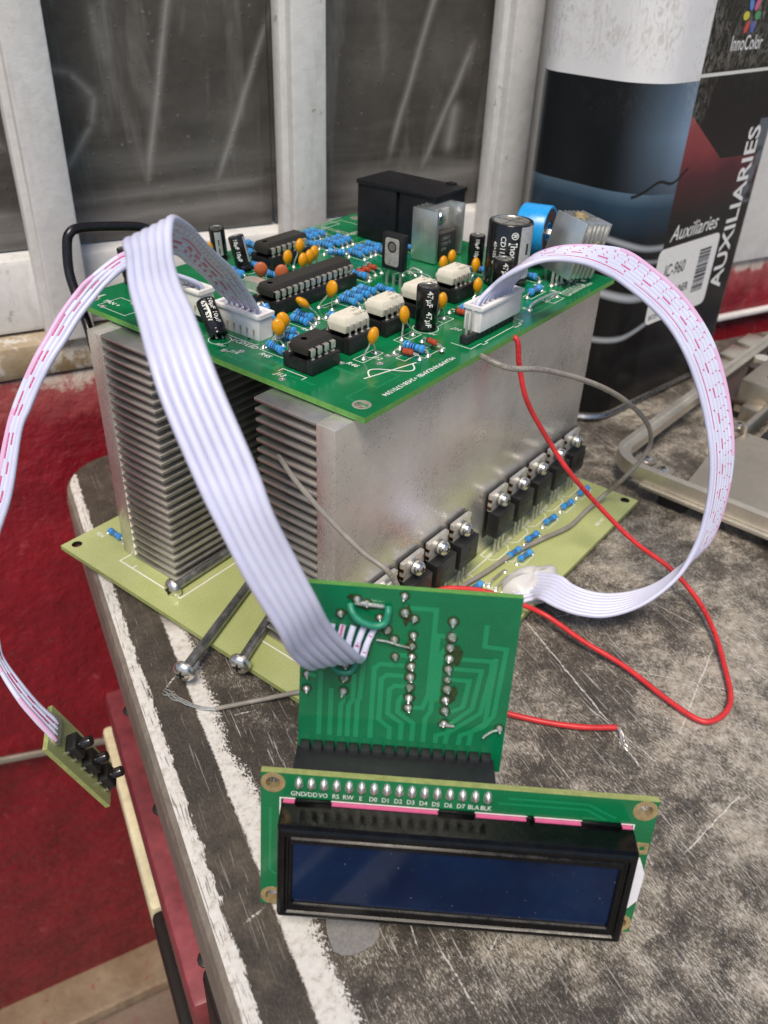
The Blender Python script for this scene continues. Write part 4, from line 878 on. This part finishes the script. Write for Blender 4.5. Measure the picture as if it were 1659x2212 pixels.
box_s(2.6, 90.5, 11, 103); box_s(110.5, 95, 122, 111); box_s(104, 96, 109, 111); box_s(92.5, 109.2, 104, 112.4); box_s(106, 108, 118, 112.6); box_s(101.5, 83.5, 108, 87)
# sine wave mark with its axis
strip(sk, [(16.2, 13.4), (33.2, 9.4)], .42, .04, 'silk')
W_ = []
for i in range(33):
    t = i/32; x = 18.0+13.8*t; yb_ = 13.0-3.25*t*1.0; W_.append((x+.1, yb_+3.3*math.sin(2*math.pi*t)))
strip(sk, W_, .42, .045, 'silk')
part('silkscreen_lines', sk, cb)['kind'] = 'stuff'
DX, UX = (0, -1, 0), (1, 0, 0)                       # lettering that runs along the front-left edge
def silk(t, x, y, size, d=DX, u=UX, sh=.22): text('silkscreen_text', t, size, 'silk', cb, frame((x, y, .05), d, u), shear=sh, bold=.012*size)
silk('J13', 3.2, 32.0, 2.3); silk('R45', 9.2, 43.6, 2.3); silk('R46', 20.2, 22.9, 2.3); silk('J12', 27.8, 20.2, 2.2); silk('LCD/LED', 10.8, 55.6, 2.3); silk('J14', 5.2, 50.6, 2.2, sh=.2); silk('FAN +', 5.6, 104.4, 2.4, sh=0); silk('J10', 59.0, 15.8, 2.2, (0, -1, 0), (1, 0, 0)); silk('50V', 6.0, 56.8, 1.8)
silk('R4', 29.4, 47.2, 2.0); silk('R5', 33.0, 47.5, 2.0); silk('R6', 22.2, 43.8, 2.0); silk('59', 63.4, 23.4, 1.9, (0, -1, 0)); silk('RG1', 107.4, 10.4, 2.2); silk('RG2', 108.5, 17.5, 2.0); silk('R50', 87.2, 9.4, 2.1)
silk('20R 5W', 104.2, 7.4, 2.0, (-1, 0, 0), (0, -1, 0), .1); silk('HT4', 119.5, 8.6, 2.1); silk('HT10', 120.5, 12.8, 2.1, (.3, -.95, 0), (.95, .3, 0)); silk('4148', 37.4, 14.8, 1.4, (-.1, -1, 0), (1, -.1, 0), 0); silk('4148', 45.6, 11.8, 1.4, (-.1, -1, 0), (1, -.1, 0), 0)
silk('MUAMPANZAMBI +243815701594', 42.6, 4.6, 2.08, (-1, 0, 0), (0, -1, 0), 0)
silk('AC/DC/TSC/C1', 116, 97.0, 2.0, (-1, 0, 0), (0, -1, 0)); silk('00800', 9.5, 109.0, 1.6, (-1, 0, 0), (0, -1, 0), 0); silk('40V', 51.4, 18.9, 1.5)
# ------------------------------------------------------------ lower board
pb = thing('power_board', 'yellow green circuit board lying on the bench under the heat sinks', 'circuit board', (0, 0, ZL))
lh = [circ(-15.2, 110.0, 1.75), circ(134.0, -20.4, 1.75), circ(-15.2, -20.4, 1.75), circ(134, 110, 1.75)]
m = MB(); m.prism([(-19.2, -24.4), (137, -24.4), (137, 113.4), (-19.2, 113.4)], -1.6, 0, 'fr4', lh, 'edge', 'dark'); part('board', m, pb)
for x, y in ((-14, -20), (130, -14), (-12, 100), (128, 100), (60, 40), (30, -18), (80, 108), (-10, 40)):
    sub('solder_foot', 'foot', lambda: MB().lathe((0, 0, -3.8), up, [(.6, 0), (1.2, 1), (1.6, 2.2)], 'solder', 10), pb, (x, y, 0))
def mb_tab():
    m = MB(); m.prism(rrect(-5.1, 0, 5.1, 6.6, .4, 2), -.65, .65, 'tab', [circ(0, 3.3, 1.7, 16)]); 
    for s_ in (-1, 1): m.box((s_*5.0, 1.4, 0), (.5, 1.3, 1.34), 'copper'); m.box((s_*5.0, 4.2, 0), (.5, 1.1, 1.34), 'copper')
    return m
def mb_screw():
    m = MB(); m.lathe((0, 0, 0), (0, 0, 1), [(2.4, 0), (2.4, .45)], 'bolt', 22); m.lathe((0, 0, .55), (0, 0, 1), [(2.0, 0), (2.1, .2), (2.1, .8), (2.0, .95)], 'tab', 22)
    m.lathe((0, 0, 1.5), (0, 0, 1), [(2.0, 0), (2.2, .1), (2.25, .8), (2.0, 1.4), (1.4, 1.8), (.7, 1.95), (.1, 1.95)], 'chrome', 22)
    m.box((0, 0, 3.42), (2.0, .5, .2), 'dark'); m.box((0, 0, 3.42), (.5, 2.0, .2), 'dark'); return m
lsk = MB()
for i, x in enumerate((13.3, 26.2, 39.0, 51.8, 74.1, 87.2, 100.2, 113.3, 126.0)):
    t = sub('transistor', 'to220', lambda: MB().box((0, 0, 0), (10.2, 4.5, 9.2), 'socket', b=.3), pb, (x, -.2, 17.2-ZL)); t['label'] = 'black transistor screwed to the heat sink, number %d from the left' % (i+1)
    TMx = frame((0, 2.0, 4.7), (1, 0, 0), (0, 0, 1))
    sub('metal_tab', 'to220tab', mb_tab, t, M=TMx)
    sub('insulator', 'to220ins', lambda: MB().box((0, 3.0, 2.5), (10.9, .25, 17.4), 'rubber'), t)
    sub('screw', 'to220scr', mb_screw, t, M=frame((0, 1.35, 8.0), (1, 0, 0), (0, 0, 1)))
    sub('dimple', 'to220dim', lambda: MB().lathe((0, 0, 0), (0, -1, 0), [(.5, 0), (.45, .02)], 'dark', 12), t, (0, -2.26, 1.2))
    text('marking', 'IRF 740', 1.3, 'band_grey', t, frame((-2.6, -2.3, -2.8), (1, 0, 0), (0, 0, 1)))
    for q in (-1, 0, 1): sub('lead', 'to220lead', lambda: MB().box((0, 0, -9.0), (.75, .5, 9.2), 'tinned').box((0, 0, -5.2), (1.2, .52, 1.6), 'tinned'), t, (q*2.54, -.6, 0))
    strip(lsk, [(x-5.4, 2.6), (x-5.4, -1.6), (x-3.6, -3.2), (x+3.6, -3.2), (x+5.4, -1.6), (x+5.4, 2.6)], .3, .035, 'silk', True); strip(lsk, [(x-5.4, .6), (x+5.4, .6)], .25, .035, 'silk')
for i, (x, y) in enumerate(((76.0, -6.2), (77.0, -9.9), (88.2, -6.2), (101.8, -5.9), (114.9, -5.9), (127.4, -6.2), (51.6, -6.2), (38.4, -6.2), (25.5, -6.2))):
    resistor(pb, x, y, -7, 1.45, i); strip(lsk, [(x-3.6, y-1.5), (x+3.6, y-1.5), (x+3.6, y+1.5), (x-3.6, y+1.5)], .2, .035, 'silk', True)
resistor(pb, -4.4, 103.4, -92, 1.45, 2); resistor(pb, 4.0, 103.6, -92, 1.45, 0)
for a, b in (((56.6, -8.3), (66.6, -8.4)), ((56.2, -11.2), (65.7, -11)), ((55.4, -13.8), (64.5, -13.5)), ((54, -16.4), (62, -16.2))): jumper(pb, a, b, 1.1, .4)
strip(lsk, [(-11.6, 91.8), (-11.6, 62.2), (20, 62.5), (20, 91.8)], .45, .035, 'silk', True); strip(lsk, [(-11.4, 85.6), (-9.6, 85.6)], .4, .035, 'silk'); strip(lsk, [(-9.0, 29.6), (-9.0, 0), (120, 0)], .4, .035, 'silk')
part('silkscreen_lines', lsk, pb)['kind'] = 'stuff'
for t, x, y, sz, d, u in (('R54', -7.6, 110.4, 2.2, (0, -1, 0), (1, 0, 0)), ('R55', 1.6, 108.8, 2.2, (0, -1, 0), (1, 0, 0)), ('J1', 56.4, -6.4, 2.0, (0, -1, 0), (1, 0, 0)), ('J2', 55.6, -9.2, 2.0, (0, -1, 0), (1, 0, 0)), ('J3', 54.6, -12.0, 2.0, (0, -1, 0), (1, 0, 0)), ('0851103', 111, -20.2, 1.7, (1, 0, 0), (0, 1, 0))):
    text('silkscreen_text', t, sz, 'silk', pb, frame((x, y, .05), d, u), shear=.15, bold=.01*sz)

# ------------------------------------------------------------ long bolts
def bolt(label, head, d, L, r=1.5):
    d = Vector((*d, 0)).normalized(); b = thing('long_bolt', label, 'bolt', tuple(head), 0, 'long bolts on the lower board')
    m = MB(); m.cyl((0, 0, 0), d*L, r, 'bolt', n=18); part('shank', m, b)
    m = MB(); m.lathe(d*.4, -d, [(1.5, -.4), (3.3, 0), (3.3, .5), (3.0, 1.3), (2.3, 2.0), (1.2, 2.4), (.2, 2.45)], 'chrome', 28); h = part('head', m, b)
    a = d.cross(up)
    for v in (a, up): 
        m = MB(); R = Matrix(((v.x, d.x, v.cross(d).x), (v.y, d.y, v.cross(d).y), (v.z, d.z, v.cross(d).z))); m.box(-d*1.85, (2.4, .9, .5), 'dark', R); part('cross_slot', m, h)
bolt('long dark bolt lying against the lowest fin of the left heat sink', (-11.0, 66.0, ZL+1.7), (1, .03), 60)
bolt('long dark bolt sticking out farthest over the scratched bench', (-33.0, 35.6, ZL+1.9), (.95, .335), 62)
bolt('long dark bolt with its head near the display board', (-21.0, 25.9, ZL+1.9), (.94, .35), 60)

# ------------------------------------------------------------ display module
LM = frame((-66.709, -27.301, 1.75), (.57141519, -.82052169, -.01512744), (.15935358, .0928545, .98284509))
lcd = thing('lcd_module', 'blue character display in a black bezel standing on the bench', 'display', M=LM)
hs = [circ(2.5, 2.5, 1.5), circ(77.5, 2.5, 1.5), circ(2.5, 33.5, 1.5), circ(77.5, 33.5, 1.5)]
m = MB(); m.prism([(0, 0), (80, 0), (80, 36), (0, 36)], -1.6, 0, 'lcdpcb', hs, 'edge', 'brass'); part('board', m, lcd)
for x in (2.5, 77.5):
    for y in (2.5, 33.5): sub('hole_ring', 'lcdring', lambda: MB().lathe((0, 0, -1.62), up, [(1.45, 0), (1.45, 1.66), (2.5, 1.66), (2.5, 0)], 'brass', 24, False), lcd, (x, y, 0))
part('pad', MB().prism(rrect(77.2, 22.2, 79.8, 25.2, .3, 2), 0, .08, 'brass', [circ(78.5, 23.7, .6, 10)]), lcd)
for i in range(16):
    x = 7.75+2.54*i
    sub('solder_joint', 'lcdjoint', lambda: MB().lathe((0, 0, 0), up, [(.85, 0), (.82, .2), (.66, .7), (.42, 1.1), (.15, 1.35)], 'solder', 12), lcd, (x, 33.9, .02)).scale = (1, 1.75, 1)
    sub('solder_pad', 'lcdpad', lambda: MB().prism(rrect(-.85, -1.15, .85, 1.15, .8, 5), 0, .12, 'solder'), lcd, (x, 33.6, 0))
    text('pin_label', ('GND', 'VDD', 'VO', 'RS', 'RW', 'E', 'D0', 'D1', 'D2', 'D3', 'D4', 'D5', 'D6', 'D7', 'BLA', 'BLK')[i], 1.6, 'silk', lcd, Matrix.Translation((x-.1, 30.55, .05)), align='CENTER', sx=.84)
m = MB(); strip(m, [(4.0, 22), (4.0, 29.75), (75.9, 29.75), (75.9, 22)], .28, .05, 'silk'); part('silkscreen_lines', m, lcd)
for P in ([(50, 34.0), (66, 34.0), (72, 31)], [(48, 32.6), (66, 32.6), (70, 30.4)], [(2, 27), (2, 10), (3.4, 8.6)]): part('copper_trace', strip(MB(), P, .5, .03, 'trace'), lcd)
m = MB(); A = rrect(4.4, 5.0, 75.7, 29.2, .8, 3); B_ = rrect(7.7, 9.4, 72.3, 25.4, .3, 3)
bz = [(0, 4.3, 4.9, 75.8, 29.3), (6.6, 4.5, 5.1, 75.6, 29.1), (7.5, 4.8, 5.4, 75.3, 28.8), (7.8, 5.4, 6.0, 74.7, 28.2), (7.8, 6.1, 6.7, 74.0, 27.5), (7.35, 6.4, 7.0, 73.7, 27.2), (7.35, 6.8, 7.4, 73.3, 26.8), (7.8, 7.1, 7.7, 73.0, 26.5), (7.8, 7.4, 9.1, 72.5, 25.6), (7.5, 7.7, 9.4, 72.2, 25.3), (6.8, 7.7, 9.4, 72.2, 25.3)]
R_ = [[(x, y, z) for x, y in rrect(a, b, c, d, .5, 3)] for z, a, b, c, d in bz]; n = len(R_[0]); vs = [p for r in R_ for p in r]
for j in range(len(R_)-1): m.add(vs, [(j*n+i, j*n+(i+1) % n, (j+1)*n+(i+1) % n, (j+1)*n+i) for i in range(n)], 'bezel', True)
bez = part('bezel', m, lcd)
for a, b in ((7.1, 14.4), (36.3, 43.6), (54.2, 55.6), (65.3, 73.2)): part('bezel_tab', MB().box(((a+b)/2, 29.6, .55), (b-a, 1.0, 1.0), 'bezel', b=.15), bez)
for a, b in ((4.7, 7.0), (14.6, 36.1), (43.8, 54.0), (55.8, 65.1), (73.4, 75.4)): part('rubber_strip', MB().box(((a+b)/2, 29.05, .5), (b-a, .9, .9), 'pink'), lcd)
part('screen', MB().box((40, 17.35, 6.75), (64.8, 16.2, .6), 'lcd'), lcd)
m = MB(); m.prism([(75.6, 9.2), (77.5, 9.8), (79.0, 12), (79.2, 19.5), (78.4, 21.6), (75.6, 22)], .4, 2.6, 'whitetab'); part('backlight_tab', m, lcd)

# ------------------------------------------------------------ adapter board plugged into the display
ad = thing('adapter_board', 'small green board with solder joints standing behind the display', 'circuit board', M=LM @ Matrix.Translation((0, 0, -10.5)))
m = MB(); m.prism([(6.1, 31.6), (49.2, 31.6), (49.2, 73.9), (6.1, 73.9)], -1.6, 0, 'pcb2', (), 'edgeg'); part('board', m, ad)
hd_ = part('socket_header', MB().box((26.8, 34.1, 5.1), (41.4, 2.6, 8.5), 'headblk', b=.12), ad)
for i in range(16): sub('header_segment', 'hseg', lambda: MB().box((0, 0, 0), (2.12, 3.3, 2.4), 'headblk', b=.2), hd_, (7.75+2.54*i, 34.9, 1.2))
mtr = [[(28.6, 59), (25.6, 59)], [(28.6, 56.6), (22.4, 56.6), (21.2, 55.4), (21.2, 38)], [(28.6, 54.1), (23.9, 54.1), (22.8, 53), (22.8, 43), (25.2, 41), (25.2, 38)], [(28.6, 51.6), (25.6, 51.6), (24.6, 50.6), (24.6, 44.6), (27.6, 42.4), (27.6, 38)],
       [(28.7, 49), (27.2, 49), (26.6, 48), (26.6, 45.2), (30, 42.6), (30, 38)], [(28.7, 46.6), (31.6, 46.6), (32.6, 50), (32.6, 70), (26.3, 70)], [(36.2, 64.2), (33.4, 64.2), (33.4, 46), (32.4, 44), (32.4, 38)], [(36.1, 61.7), (35, 61.2), (34.4, 60), (34.4, 49), (36.2, 49)],
       [(36.1, 59.1), (44.8, 59.1), (44.8, 56.4), (43.6, 46.4), (37.6, 41), (35, 40), (35, 38)], [(36.1, 56.7), (42.8, 56.7), (41.8, 47.4), (37.6, 43), (37, 38)], [(36.2, 54.1), (40.6, 54.1), (39.9, 47.6), (37.6, 46.2)], [(42.8, 67.5), (42.8, 62.5), (47.2, 62.2), (46.4, 46), (44.6, 43), (40, 40.4), (39.8, 38)], [(45.4, 60), (44.8, 44), (42.2, 41.6), (42, 38)],
       [(10.4, 54), (10.4, 38)], [(12.7, 50), (12.7, 38)], [(15.2, 49.5), (15.2, 47), (14.8, 46), (14.8, 38)], [(17.2, 54), (17.2, 47.5), (16.4, 46), (16.4, 38)], [(19, 58), (18.6, 48), (18.2, 47), (18.2, 38)], [(7.7, 53), (9.6, 52.6)]]
for P in mtr:
    m = MB(); strip(m, P, 1.05, .03+.006*mtr.index(P), 'trace2'); part('copper_trace', m, ad)
for i, (x, y) in enumerate(((26.2, 72.7), (26.5, 68.9), (28.5, 67.7), (28.5, 64), (28.5, 61.4), (28.6, 59), (28.6, 56.6), (28.6, 54.1), (28.7, 51.6), (28.7, 49), (28.7, 46.6), (36.1, 67.7), (36.2, 64.2), (36.1, 61.7), (36.1, 59.1), (36.1, 56.7), (36.2, 54.1), (36.3, 51.8), (36.2, 49.1), (36.3, 46.5), (36.4, 43.2), (24.8, 62.6), (25.2, 58.7), (21.6, 67.5), (18.9, 70.3), (13.9, 67.7), (7.6, 53), (7.6, 49.4), (15.3, 52.7), (15.2, 49.5), (19, 58.9), (15.4, 55.8), (47.9, 43.1), (23.3, 64.8), (17, 71.2))):
    s_ = random.uniform(.68, .95)
    o = sub('solder_joint', 'adjoint', lambda: MB().lathe((0, 0, 0), up, [(.98, 0), (.92, .3), (.7, .8), (.38, 1.15), (.3, 1.7), (.1, 1.9)], 'solder', 12).lathe((0, 0, 0), up, [(1.45, 0), (1.25, .05)], 'flux', 14), ad, (x, y, .15), (random.uniform(-.2, .2), random.uniform(-.2, .2), 0)); o.scale = (s_, s_, random.uniform(.7, 1.1))
for x, y, rx, ry in ((28.2, 61.6, 1.6, 2.2), (27.0, 68.4, 1.2, 3.0), (37.6, 60, 1.5, 3.2), (37.4, 50.5, 1.4, 3.0), (19.2, 69.8, 3.0, 1.2), (22.8, 65.2, 1.4, 1.6), (14, 68, 1.8, 1.0), (36.3, 43, 1.6, .9), (16, 71.6, 1.4, 1)):
    rx *= .7; ry *= .7; P = [(x+rx*(1+.16*math.sin(3*t+x)+.10*math.sin(7*t+y))*math.cos(t), y+ry*(1+.16*math.sin(2*t+y)+.08*math.sin(6*t))*math.sin(t)) for t in [2*math.pi*i/22 for i in range(22)]]
    m = MB(); m.add([(a, b, .16+.002*x) for a, b in P], [tuple(range(22))], 'flux'); part('flux_stain', m, ad)
m = MB(); m.tube(cr([(21.3, 62.8, 1), (23.5, 62.7, 1.2), (25.5, 62.2, 1.3), (27.9, 61.4, .8)], 4), .22, 'tinned', 6); part('bare_wire', m, ad)
m = MB(); m.tube(cr([(47.9, 43.1, .8), (46.6, 42.8, .9), (45.2, 41.9, 1.2), (44.6, 41.2, 1.4)], 4), .25, 'tinned', 6); part('clipped_lead', m, ad)
m = MB(); m.box((19.5, 70.4, .6), (6.0, .8, .8), 'solder', Matrix.Rotation(-.05, 3, 'Z'), .3); part('solder_bridge', m, ad)
m = MB(); m.box((37, 43.0, .5), (3.2, .6, .6), 'solder', None, .2); part('solder_bridge', m, ad)
m = MB(); m.tube(cr([(15.7, 70.2, .6), (16.2, 69.2, 1.6), (17.4, 67.9, 2.2), (19.4, 67.0, 2.4), (21.4, 66.7, 2.2), (22.8, 67.4, 1.8), (23.2, 69.2, 1.2), (23.2, 70, .4)], 6), .75, 'greenw', 10); part('green_wire', m, ad)
m = MB(); m.tube(cr([(12.9, 56, .5), (13.6, 55.2, 1.2), (15.0, 54.9, 1.5), (16.7, 55.2, 1.2), (17.8, 57.2, .5)], 6), .65, 'greenw', 10); part('green_wire', m, ad)

# ------------------------------------------------------------ button board hanging on its ribbon
bA, bB, bC = Vector((-61.7, 58.8, -0.2)), Vector((-69.6, 48.3, -2.8)), Vector((-58.8, 42.0, -33.7))
BM = frame(bB, bC-bB, bA-bB)
bt = thing('button_board', 'small green strip with three black buttons hanging beside the bench', 'circuit board', M=BM)
m = MB(); m.prism([(0, 0), (31.6, 0), (31.6, 14.6), (0, 14.6)], -1.4, 0, 'fr4', (), 'edge'); part('board', m, bt)
for i in range(3):
    b = sub('push_button', 'tact', lambda: MB().box((0, 0, 1.7), (5.2, 5.6, 3.2), 'socket', b=.3), bt, (10+8.3*i, 6.4, 0))
    sub('plunger', 'tactp', lambda: MB().lathe((0, 0, 3.2), up, [(1.5, 0), (1.5, 3.0), (1.35, 3.3), (.1, 3.3)], 'capblk', 18), b)
    for sx in (-1, 1):
        for sy in (-1, 1): sub('leg', 'tactl', lambda: MB().box((0, 0, .5), (.7, .4, 1.2), 'tinned'), b, (sx*1.9, sy*2.9, 0))
m = MB(); P = rrect(.6, 3.0, 4.6, 12.4, 1.6, 4); m.prism(P, 0, .6, 'flux2'); m.prism(rrect(1.2, 3.8, 3.8, 11.6, 1.2, 4), .6, 1.0, 'flux2'); part('glue_blob', m, bt)
# ------------------------------------------------------------ ribbons and wires
RIB_LCD=[((17.9,64,87.35),(17.9,51,87.35)),((17.9,64,91.85),(17.9,51,91.85)),((10,59.1,97.6),(11.8,48.2,99.1)),((3.3,54.3,103.2),(4.4,45.1,107.2)),((-6.3,46.3,109.8),(-6.8,39,115.3)),((-16.8,37.1,116.1),(-17.4,31,122.5)),((-28.6,26.5,123),(-28.5,21.8,129.7)),((-44.5,19.4,130),(-37.6,14.4,133.9)),((-50,12.7,130.1),(-42.8,9.3,130.3)),((-55.4,5.5,128),(-49.4,-0,128.5)),((-59.1,-0.8,125.2),(-53.2,-7.1,126.7)),((-62.4,-6.6,121.6),(-56.2,-13.1,123.3)),((-64.6,-11.7,116.3),(-58,-18.4,118.2)),((-66.5,-20.1,106.6),(-59.8,-26.4,109)),((-66.9,-25.3,99.8),(-60.6,-30.4,102.8)),((-66.1,-29.5,91.8),(-59.5,-32.6,96.8)),((-63.2,-32.8,81.5),(-56.9,-35.8,86.3)),((-59.4,-31.8,72.6),(-52.8,-35.9,76.9)),((-53.2,-29.9,63.8),(-45.1,-35.7,64.8)),((-45.9,-25.4,57.7),(-40,-33.5,58.6)),((-44.4,-24.2,60.9),(-38,-33.4,61.2)),((-42.9,-23.2,64.1),(-35.8,-33.5,63.7))]
RIB_BTN=[((15.2,79.5,90.35),(15.2,70.5,90.35)),((15.2,79.5,94.85),(15.2,70.5,94.85)),((7.1,83.6,97.9),(7.3,73.2,99.7)),((6.1,80.1,104.3),(0.9,72.9,102.6)),((-1.7,80.1,105.8),(-5.4,74.8,103.8)),((-13.2,82,100.9),(-11.5,74.4,101.6)),((-18.2,81.6,98.2),(-16.1,74.9,98.3)),((-23,81.7,94.4),(-21,75.2,94.6)),((-27.9,81.3,90),(-26.2,75.1,90.1)),((-32.8,80.7,85.6),(-30.8,75,86.4)),((-37.1,80.8,80.3),(-35.3,75.3,81.3)),((-41.5,80.3,74.8),(-39.4,75.1,76.3)),((-44.8,79.5,70.2),(-43.3,74.7,71.3)),((-53.3,77.1,56.2),(-51.2,71.7,57.5)),((-60.2,77.1,42.7),(-58.5,71.9,45.4)),((-65.4,76,28.3),(-63.6,71.5,32)),((-67.5,70.2,19),(-64.5,70.2,20.8)),((-68.6,65.5,13.5),(-65.6,68.7,14.6)),((-68.9,58.8,7.3),(-65.2,62.7,8)),((-68.1,54.3,2.5),(-64.1,58.8,2.3)),((-66.9,50.8,-2.7),(-62.5,56.1,-1.7)),((-66.5,50,-4.7),(-62.1,55.3,-3.7))]
RIB_PWR=[((56.9,7.4,90.35),(76.9,7.4,90.35)),((56.9,7.4,94.35),(76.9,7.4,94.35)),((61.8,6.9,97.1),(77.1,4.6,98.9)),((63.2,3.4,101),(77.6,3.6,102.2)),((66.2,-0.9,104.3),(77.7,0.6,105.1)),((69.8,-4.1,105.8),(80.6,-3.2,106.9)),((73.1,-8.1,106.2),(83.8,-7.7,107.7)),((77.7,-13.4,105.2),(88.2,-12.7,107.6)),((81.9,-18,102.6),(93.9,-17.8,106.2)),((84.1,-21.3,100.6),(97.1,-24,102.8)),((87.2,-29.1,95.5),(100.1,-32.7,97)),((89.1,-35.9,90),(101.5,-39.7,90.7)),((89.5,-42.2,83.2),(101.7,-45.9,83.7)),((89.6,-47.8,74.8),(101.4,-51.3,75)),((88.8,-52.7,66),(100.1,-56,65.8)),((87.3,-56.8,57),(98.2,-59.8,56.6)),((85.6,-59.5,47.3),(96.5,-61.9,47.4)),((82.8,-61,37.3),(94.2,-62.9,36.7)),((79.2,-61.1,29.4),(90.6,-62.3,27.6)),((74.7,-60.1,23.1),(83.9,-58.4,21.3)),((68.9,-56.8,17.4),(78,-54.4,16.1)),((63.7,-52.4,13.3),(73.2,-49.3,13)),((58.6,-46.4,10.7),(69.1,-43.5,11.4)),((54.9,-39.8,10.4),(66.3,-37.9,11.2)),((53.5,-33.6,10.6),(65.4,-32.4,11.6)),((53.8,-28,10.5),(66.3,-27.1,11.9)),((55.5,-25,7.5),(66.5,-16,7.5)),((52,-21.5,6),(62,-11.5,6))]
RED=[(68,3,83.2),(67.8,-1,82.9),(68.4,-2.5,75.3),(70.1,-6,63.9),(77.9,-12,48.7),(80.7,-18.5,40),(89.2,-26.4,27),(93.6,-39.6,16),(97.1,-52.5,9),(92.2,-64.7,5),(82.9,-73.8,3),(71.9,-80.9,2),(62.3,-86.1,1.6),(55.5,-87.4,1.6),(49.3,-85.7,1.6),(47,-82,1.6),(48.5,-72.6,1.8),(52.2,-58.1,2.5),(52.5,-44.2,4),(53.3,-30.9,6),(49.6,-23.6,9),(44.5,-13.9,12),(39.2,-7.1,13),(34.9,-3.2,13),(28.1,-2.1,12),(17.3,-7.7,8),(10.7,-17.6,4.5),(11.5,-29.9,2),(15.3,-41,1.6),(19.2,-50.4,1.6),(24.1,-59,1.6),(29.9,-66.1,1.6)]
REDBARE=[(29.9,-66.1,1.6),(29.4,-67.6,1.5),(27.9,-68.8,0.8),(26,-70.1,0.5)]
GREYA=[(52,4,83),(50,-1,83.5),(52,-8,81.8),(62.3,-14,79.5),(81.9,-20,70.6),(100.7,-24,59.3),(119.2,-26,45.3),(129.4,-26,33.9),(128.3,-25,26.5),(124.3,-21,18),(125.9,-15.7,9),(116.7,-13.3,5.4),(102.5,-13.2,5.2),(89,-9.5,5.2),(75.6,-6.3,5.2),(60.7,-4.5,5.2),(49.7,-2.7,5.2),(42.1,-0.8,4.2)]
GREYB=[(8,38.3,59.2),(-4,24.7,66.8),(-9,17.9,69.3),(-13,9.9,69.1),(-16,-1.5,66.5),(-18,-14.2,63.2),(-17,-22.7,59.1),(-15,-26,45),(-12,-21,22),(-9,-9,9),(-14.5,1.8,5.6),(-18.1,6.2,5.2),(-24.6,15,1.4),(-34.4,22,1.2)]
GREYBARE=[(-34.4,22,1.2),(-36.7,25.9,1),(-38,32,0.8),(-38.3,37.8,0.6)]
BLACK=[(40,122,94.3),(35.6,123,96.4),(24.1,124,98.6),(14.2,124,100),(10.8,124,99.1),(9.3,124,95.9),(7.2,122,88.3),(6.2,118,80.8),(4.7,113,74.4),(2.4,108,68.2)]
def ribbon(label, rows, pats, facing, k=7, tight=1.0):
    A = cr([r[0] for r in rows], k); B_ = cr([r[1] for r in rows], k); n = len(pats)
    c0 = (A[0]+B_[0])/2; rb = thing('ribbon_cable', label, 'ribbon cable', tuple(c0))
    i = facing*k; t = (A[i+1]-A[i-1]).normalized(); ac = (B_[i]-A[i]).normalized(); nn = ac.cross(t)
    sg = 1 if nn.dot(CAMP-A[i]) > 0 else -1                # printed side
    for w in range(n):
        f = (w+.5)/n; P = [a.lerp(b, f)-c0 for a, b in zip(A, B_)]
        ac = [(b-a)*sg for a, b in zip(A, B_)]
        rr = [(lambda q: max(.58, q*.55) if q < 1.55 else max(.66, .85-(q-1.55)*.6))((b-a).length/n) for a, b in zip(A, B_)]
        m = MB(); m.tube(P, .7, pats[w], 12, [q for q in ac], rr); part('wire', m, rb)
    return rb
ribbon('wide white ribbon cable arching in front down to the small green board', RIB_LCD, ['ribbon', 'pdash', 'pmed', 'pline', 'ptee', 'ptick'], 5)
ribbon('white ribbon cable with pink dashes leaving the frame at left', RIB_BTN, ['pedge', 'pmed', 'pdash', 'ribbon'], 9)
ribbon('white ribbon cable with red print looping at right of the heat sink', RIB_PWR, ['ribbon', 'pline', 'pkay', 'pdash', 'ptick', 'ptick', 'ptee', 'pedge'], 13)
m = MB(); n_ = 18; rings = 8; vs = []
gx = Vector((.95, -.3, 0)); gy = Vector((.3, .95, 0)); gc = Vector((65.0, -19.2, 3.6))
GM = Matrix(((gx.x, gy.x, 0, gc.x), (gx.y, gy.y, 0, gc.y), (0, 0, 1, gc.z), (0, 0, 0, 1)))
for j in range(rings+1):
    ph = math.pi/2*j/rings
    for i in range(n_):
        th = 2*math.pi*i/n_; w = 1+.10*math.sin(3*th+1)+.05*math.sin(7*th)
        vs.append((11.0*w*math.cos(ph)**.55*math.cos(th), 7.2*w*math.cos(ph)**.55*math.sin(th), (5.8+.7*math.sin(4*th*1.0+2*ph))*math.sin(ph)))
fs = [(j*n_+i, j*n_+(i+1) % n_, (j+1)*n_+(i+1) % n_, (j+1)*n_+i) for j in range(rings) for i in range(n_)]
m.add(vs, fs, 'glue', True)
tag(part('glue_blob', m, None, M=GM), 'milky hot glue blob holding the ribbon to the lower board', 'glue')
def wire(name, label, P, r, k, bare=None, strands=6):
    c0 = Vector(P[0]); w = thing(name, label, 'wire', P[0])
    m = MB(); m.tube([q-c0 for q in cr(P, 8)], r, k, 12); part('insulation', m, w)
    if bare:
        B_ = cr(bare, 5)
        for i in range(strands):
            a = 2*math.pi*i/strands; ox = random.Random(i+7)
            Q = [q-c0+Vector((math.cos(a)*.35, math.sin(a)*.35, .15*math.sin(a)))*(1+2.6*(j/len(B_))**2*ox.uniform(.2, 1.6)) for j, q in enumerate(B_)]
            m = MB(); m.tube(Q, .13, 'tinned', 5); part('strand', m, w)
    return w
wire('wire', 'red wire looping over the bench with frayed bare end', RED, .8, 'red', REDBARE, 7)
wire('wire', 'grey wire curving from the green board to the lower board at right', GREYA, .82, 'greyw')
wire('wire', 'grey wire from the fins with bare strands near the bolts', GREYB, .66, 'greyw', GREYBARE, 6)
wire('wire', 'black cable bent behind the left corner of the green board', BLACK, 1.5, 'blackw')
